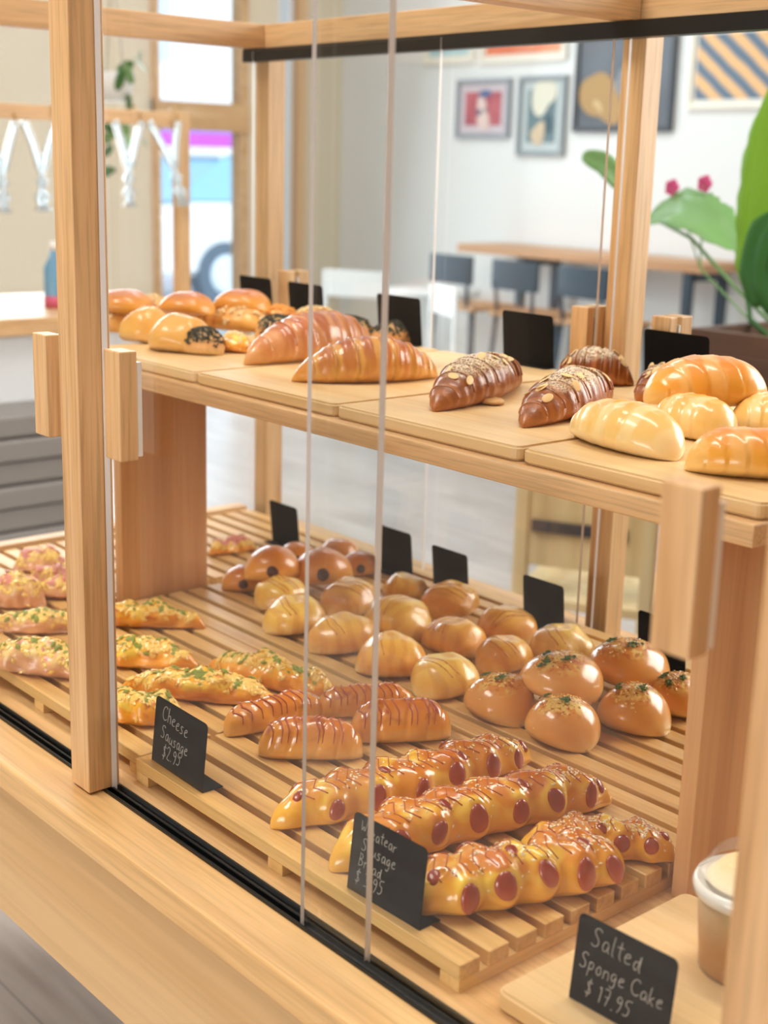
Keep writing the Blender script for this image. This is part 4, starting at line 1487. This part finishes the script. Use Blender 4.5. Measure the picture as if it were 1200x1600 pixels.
# ---- wheat-ear sausage breads
def wheatear(i, a, b, wpx, label, nl=6, tail=True, big=0.0, seed=0):
    H = 0.05
    m, rz, L = ends(a, b, PALZ, H)
    W = px_width(wpx, m)
    t = thing('sausage_bread', label, 'bread', m, rz, 'wheat-ear sausage breads')
    rnd = random.Random(i + 200)

    def side(th):
        return math.cos(th)

    spots = []
    for k in range(nl):
        for (sgn, off) in ((-1, 0.25), (1, 0.75)):
            tt = (k + off + rnd.uniform(-.08, .08)) / nl
            if 0.08 < tt < 0.93:
                th = (PI - rnd.uniform(0.2, 0.5)) if sgn < 0 else rnd.uniform(0.25, 0.6)
                r = W * rnd.uniform(.14, .175)
                spots.append((tt, th, r * rnd.uniform(.8, 1.0), r * rnd.uniform(1.15, 1.45), k))
        if k % 2 == 0:
            spots.append(((k + .6) / nl, PI / 2 + rnd.uniform(.1, .6), W * .13, W * .09, k + 9))

    def mod(tt, th):
        u = tt * nl
        s_ = side(th)
        lob = 0.5 + 0.5 * math.cos(2 * PI * (u - (0.25 if s_ < 0 else 0.75)))
        g = abs(s_) ** 0.6
        m_ = 0.86 + g * (0.24 * lob - 0.06) + 0.04 * math.cos(2 * PI * u + 1) * (1 - g)
        for (tc_, thc, rx, ry, _k) in spots:
            dx, dy = (tt - tc_) * L / rx, (th - thc) * W * .5 / ry
            if abs(dx) < 2.2 and abs(dy) < 2.2:
                q = math.hypot(dx, dy)
                m_ += 0.05 * math.exp(-((q - 1.25) / .3) ** 2) - 0.045 * math.exp(-q * q)
        return m_

    def wid(tt):
        return (1.0 if tt < .8 or i > 1 else .78 + .1 * math.sin((tt - .8) * 12)) * (0.98 + 0.1 * math.sin(5 * tt + i)) * (1.0 + big * math.exp(-((tt - .8) / .12) ** 2))
    lo = Loaf(L, W, W * .80, 3.4, 2.0, bend=0.012 * (-1) ** i, mod=mod, wid=wid,
              hgt=lambda tt: 1 + big * .6 * math.exp(-((tt - .8) / .12) ** 2), bumps=0.004, bf=30, seed=i + 5, nu=150, nv=72, flat=.45)
    lo.build('dough', C_WHEAT, t)
    for (tt, th, rx, ry, k) in spots:
        P, n = lo.at(tt, th), lo.nrm(tt, th)
        disc_on('sausage_slice', P - n * 0.0008, n, rx if k < 9 else ry, ry if k < 9 else rx, 0.0042, SAUSAGE, t, rnd.uniform(-.3, .3), wob=.05, seed=k)
    pls = []
    for k in range(int(L / 0.013)):
        t0 = 0.10 + k * 0.013 / L
        if t0 > .88:
            break
        pls.append(lo.line([(t0, 0.75), (t0 + .025, 1.25), (t0 - .005, 1.75), (t0 + .03, 2.35)], 0.0002, 7))
    tubes('sauce_drizzle', pls, 0.0007, DRIZ, t, 5)
    sp = []
    for k in range(230):
        tt = rnd.choice((.3, .5, .75, .86)) + rnd.gauss(0, .06)
        tt = min(.93, max(.07, tt))
        th = PI / 2 + rnd.gauss(0, .5)
        sp.append((lo.at(tt, th) + lo.nrm(tt, th) * .0006, lo.nrm(tt, th)))
    flakes('sesame_seeds', sp, 0.0011, SESAME, t, i, .5, True, 2.0)
    return t


wheatear(0, (428, 1268), (835, 1165), 92, 'wheat-ear sausage bread at the back of the four, its smooth tail lying to the right', 7, seed=0, big=.1)
wheatear(1, (512, 1325), (950, 1222), 104, 'wheat-ear sausage bread second from the front left, with a big swollen lobe', 7, seed=1, big=.12)
wheatear(2, (640, 1394), (976, 1333), 118, 'wheat-ear sausage bread nearest the front edge, resting behind the Wheatear card', 6, seed=2, big=.05)
wheatear(3, (812, 1302), (1056, 1308), 80, 'wheat-ear sausage bread at the right end touching the side panel', 5, seed=3)


# ---- croissants
def croissant(i, a, b, wpx, label, mat, z=BZ, segs=4.0, bend=0.02, hr=.72, name='croissant', group='glazed croissants on the shelf'):
    m, rz, L = ends(a, b, z, 0.05)
    W = px_width(wpx, m)
    t = thing(name, label, 'croissant', m, rz, group)

    def mod(tt, th):
        k = abs(2 * tt - 1)
        f = (k * segs) % 1.0
        return 1.04 - 0.11 * (1 - f) ** 0 * (f ** 2.0) - 0.02 * math.sin(60 * k)
    lo = Loaf(L, W, W * hr, 2.0, 1.45, bend=bend, mod=mod, bumps=0.0025, bf=35, seed=i + 70, nu=110, nv=48, flat=.5)
    lo.build('pastry', mat, t)
    pls = []
    for k in range(int(segs)):
        for s in (-1, 1):
            tt = 0.5 + s * (k + 1) / segs / 2
            if 0.04 < tt < .96:
                pls.append(lo.line([(tt, 0.1), (tt + s * .01, PI / 2), (tt, PI - .1)], -0.0002, 14))
    tubes('layer_edge', pls, 0.0013, mat, t, 6)
    return t, lo, W


croissant(0, (458, 572), (688, 566), 84, 'large glazed croissant lying across the shelf behind the thick door edge', C_CROIS, bend=.012, hr=.8)
croissant(1, (386, 548), (584, 524), 82, 'reddish brown croissant behind the large one, left of it', C_PINK, bend=.012, hr=.85)


def almond_croissant(i, a, b, wpx, label, hr=.72):
    t, lo, W = croissant(i + 10, a, b, wpx, label, C_ALMOND, segs=5, bend=0.006, hr=hr, name='almond_croissant', group='almond croissants dusted with sugar')
    rnd = random.Random(i + 300)
    sp = []
    for k in range(14):
        tt, th = rnd.uniform(.12, .88), PI / 2 + rnd.uniform(-.8, .8)
        P, n = lo.at(tt, th), lo.nrm(tt, th)
        disc_on('almond_flake', P + n * .0012, (n + Vector((rnd.uniform(-.3, .3), rnd.uniform(-.3, .3), 0))).normalized(), .0085, .0052, .0007, ALM, t, rnd.uniform(0, 3), 6, 14)
    # cream that ran over the side
    for (tc_, s) in ((.55, 0), (.35, PI)):
        P = lo.at(tc_, .25 if s == 0 else PI - .25)
        disc_on('almond_cream', Vector((P.x, P.y, .004)), (0, 0, 1), .022, .013, .004, CREAM, t, 0, wob=.15, seed=i)


almond_croissant(0, (682, 616), (806, 574), 92, 'almond croissant at the left with its dark tip towards the front')
almond_croissant(1, (822, 640), (948, 594), 92, 'almond croissant in the middle, nearest the shelf edge')
almond_croissant(2, (868, 570), (992, 578), 78, 'almond croissant behind, directly before the rear post')
almond_croissant(3, (1000, 602), (1072, 590), 70, 'almond croissant mostly hidden behind the milk rolls')


# ---- milk rolls
def milk_roll(i, a, b, wpx, label, z=BZ, mat=C_MILK, hr=.66):
    m, rz, L = ends(a, b, z, 0.05)
    W = px_width(wpx, m)
    t = thing('milk_roll', label, 'bread roll', m, rz, 'smooth pale milk rolls')

    def mod(tt, th):
        u = tt * 7 + 0.9 * math.cos(th)
        f = u % 1
        return 1.0 + 0.05 * (f - .5) * (1 if tt < .7 else .3)
    lo = Loaf(L, W, W * hr, 2.6, 2.0, mod=mod, wid=lambda tt: 1 + .12 * math.sin(PI * tt) - .05 * tt, bumps=0.004, bf=12, seed=i + 20, nu=96, nv=48, flat=.5)
    lo.build('crust', mat, t)


milk_roll(0, (908, 648), (1058, 688), 112, 'pale milk roll nearest the shelf edge with spiral folds')
milk_roll(1, (1026, 640), (1146, 662), 98, 'yellow milk roll in the middle under the topmost one')
milk_roll(2, (1008, 600), (1200, 602), 112, 'large peach-coloured milk roll lying on top of the others', z=BZ + .026, mat=C_MILKD)
milk_roll(3, (1142, 640), (1290, 655), 98, 'pale milk roll at the right edge of the photo')
milk_roll(4, (1072, 700), (1300, 714), 112, 'deep golden milk roll in front at the right edge of the photo', mat=C_MILKD)


# ---- buns at the left end of the shelf
def small(i, x0, y0, x1, y1, label, mat, name, group, z=BZ, hr=.62, bumps=0.004, bf=40, crumbs=None, ncr=0, csz=.003, rz=0, el=1.1):
    p = place((x0 + x1) / 2, (y0 + y1) / 2, z, 0.04)
    W = px_width(x1 - x0, p) / (el * .95)
    H = W * hr
    p = place((x0 + x1) / 2, (y0 + y1) / 2, z, H)
    t = thing(name, label, 'bun', p, 0.4 + rz, group)
    rnd = random.Random(i + 500)
    lo = Loaf(W * el, W, H, 2.3, 2.0, bumps=bumps, bf=bf, seed=i + 33, nu=48, nv=36, flat=.45)
    lo.build('crust', mat, t)
    if crumbs is not None:
        sp = []
        for k in range(ncr):
            tt, th = min(.95, max(.05, .5 + rnd.gauss(0, .22))), PI / 2 + rnd.gauss(0, .6)
            sp.append((lo.at(tt, th) + lo.nrm(tt, th) * csz * .4, (lo.nrm(tt, th) + Vector((rnd.uniform(-.5, .5), rnd.uniform(-.5, .5), 0))).normalized()))
        flakes('topping', sp, csz, crumbs, t, i, .6, True)
    return t


g = 'twist buns at the left of the shelf'
small(0, 190, 476, 265, 537, 'pale twist bun nearest the oak post on the shelf', C_CREAMB, 'twist_bun', g, hr=.72, bumps=.007, bf=30)
small(1, 232, 488, 332, 549, 'pale twist bun right beside the seaweed bun', C_CREAMB, 'twist_bun', g, hr=.66, bumps=.007, bf=28, el=1.25)
g = 'streusel buns under the flat buns'
small(2, 150, 478, 212, 520, 'streusel bun half hidden behind the oak post', C_STREU, 'streusel_bun', g, crumbs=NUG, ncr=90, csz=.0045)
for k, (x0, y0, x1, y1_, lab) in enumerate([(262, 470, 345, 512, 'streusel bun behind the twist buns'), (335, 474, 420, 516, 'streusel bun behind the seaweed bun, left of the next one'),
                                            (398, 476, 470, 518, 'orange streusel bun behind the reddish croissant'), (455, 480, 530, 520, 'streusel bun at the thin door edge'), (208, 462, 275, 500, 'streusel bun under the leftmost pair of flat buns')]):
    small(10 + k, x0, y0, x1, y1_, lab, C_STREU, 'streusel_bun', g, crumbs=NUG if k != 2 else plain('orange_crumb', '#F0A040', .5), ncr=120, csz=.005, hr=.5)
g = 'flat brown buns on top at the left'
for k, (x0, y0, x1, y1_, lab) in enumerate([(150, 450, 240, 490, 'flat brown bun on top beside the oak post'), (250, 456, 335, 489, 'flat brown bun on top, middle of three'), (336, 450, 422, 486, 'flat brown bun on top, nearest the leftmost card')]):
    small(20 + k, x0, y0, x1, y1_, lab, C_FLAT, 'flat_bun', g, z=BZ + .034, hr=.4, bumps=.002)
g = 'seaweed floss buns'


def seaweed(i, x0, y0, x1, y1, label, rz, el, front=False):
    t = small(30 + i, x0, y0, x1, y1, label, C_SEAW, 'seaweed_bun', g, crumbs=SEAFLOSS, ncr=260, csz=.003, rz=rz, el=el, hr=.62)
    return t


seaweed(0, 284, 503, 350, 562, 'bun with black seaweed end facing front, left of the reddish croissant', 0, 1.1)
small(40, 340, 508, 396, 560, 'orange sesame bun between the seaweed bun and the croissant', C_CHEESE, 'sesame_bun', 'sesame buns', crumbs=SESAME, ncr=120, csz=.0016, el=1.2)
seaweed(1, 516, 494, 584, 534, 'seaweed bun behind the large croissant, left of the thick door edge', 0, 1.2)
seaweed(2, 580, 500, 642, 540, 'seaweed bun behind the large croissant at the thick door edge', 0.5, 1.2)
seaweed(3, 400, 492, 470, 535, 'seaweed bun peeking over the reddish croissant', 0, 1.1)

# ---- cake cup
p = onZ(1143, 1500, 0.035)
t = thing('cake_cup', 'clear plastic cup of sponge cake with domed lid beside the right front post', 'cake cup', (p.x, p.y + .02, 0.0201))
lathe('cake', [(0.040, 0.002), (0.046, 0.07), (0.046, 0.072), (0.0, 0.074)], crust('sponge', '#F2C68C', '#F0C48A', '#F6E0BC', (0, .4, .9), .1, rough=.6, coat=0), t, 48)
lathe('cream', [(0.046, 0.0722), (0.046, 0.084), (0.036, 0.092), (0.03, 0.1), (0.014, 0.106), (0.0, 0.107)], crust('cream_top', '#FBF0D8', '#FAEBCB', '#F3D7A6', (0, .5, .9), .3, rough=.6, coat=0), t, 48)
CUPG = acrylic('cup_plastic', '#FDFCFA', 0.2)
lathe('cup', [(0.041, 0.0), (0.0475, 0.078)], CUPG, t, 56)
lathe('lid_rim', [(0.0478, 0.074), (0.0515, 0.076), (0.0520, 0.083), (0.0495, 0.088), (0.0485, 0.0885)], plain('lid_plastic', '#F0EDE6', 0.15, coat=0.6), t, 56)
lathe('lid', [(0.0485, 0.0885), (0.042, 0.098), (0.036, 0.112), (0.028, 0.117), (0.0, 0.118)], CUPG, t, 56)
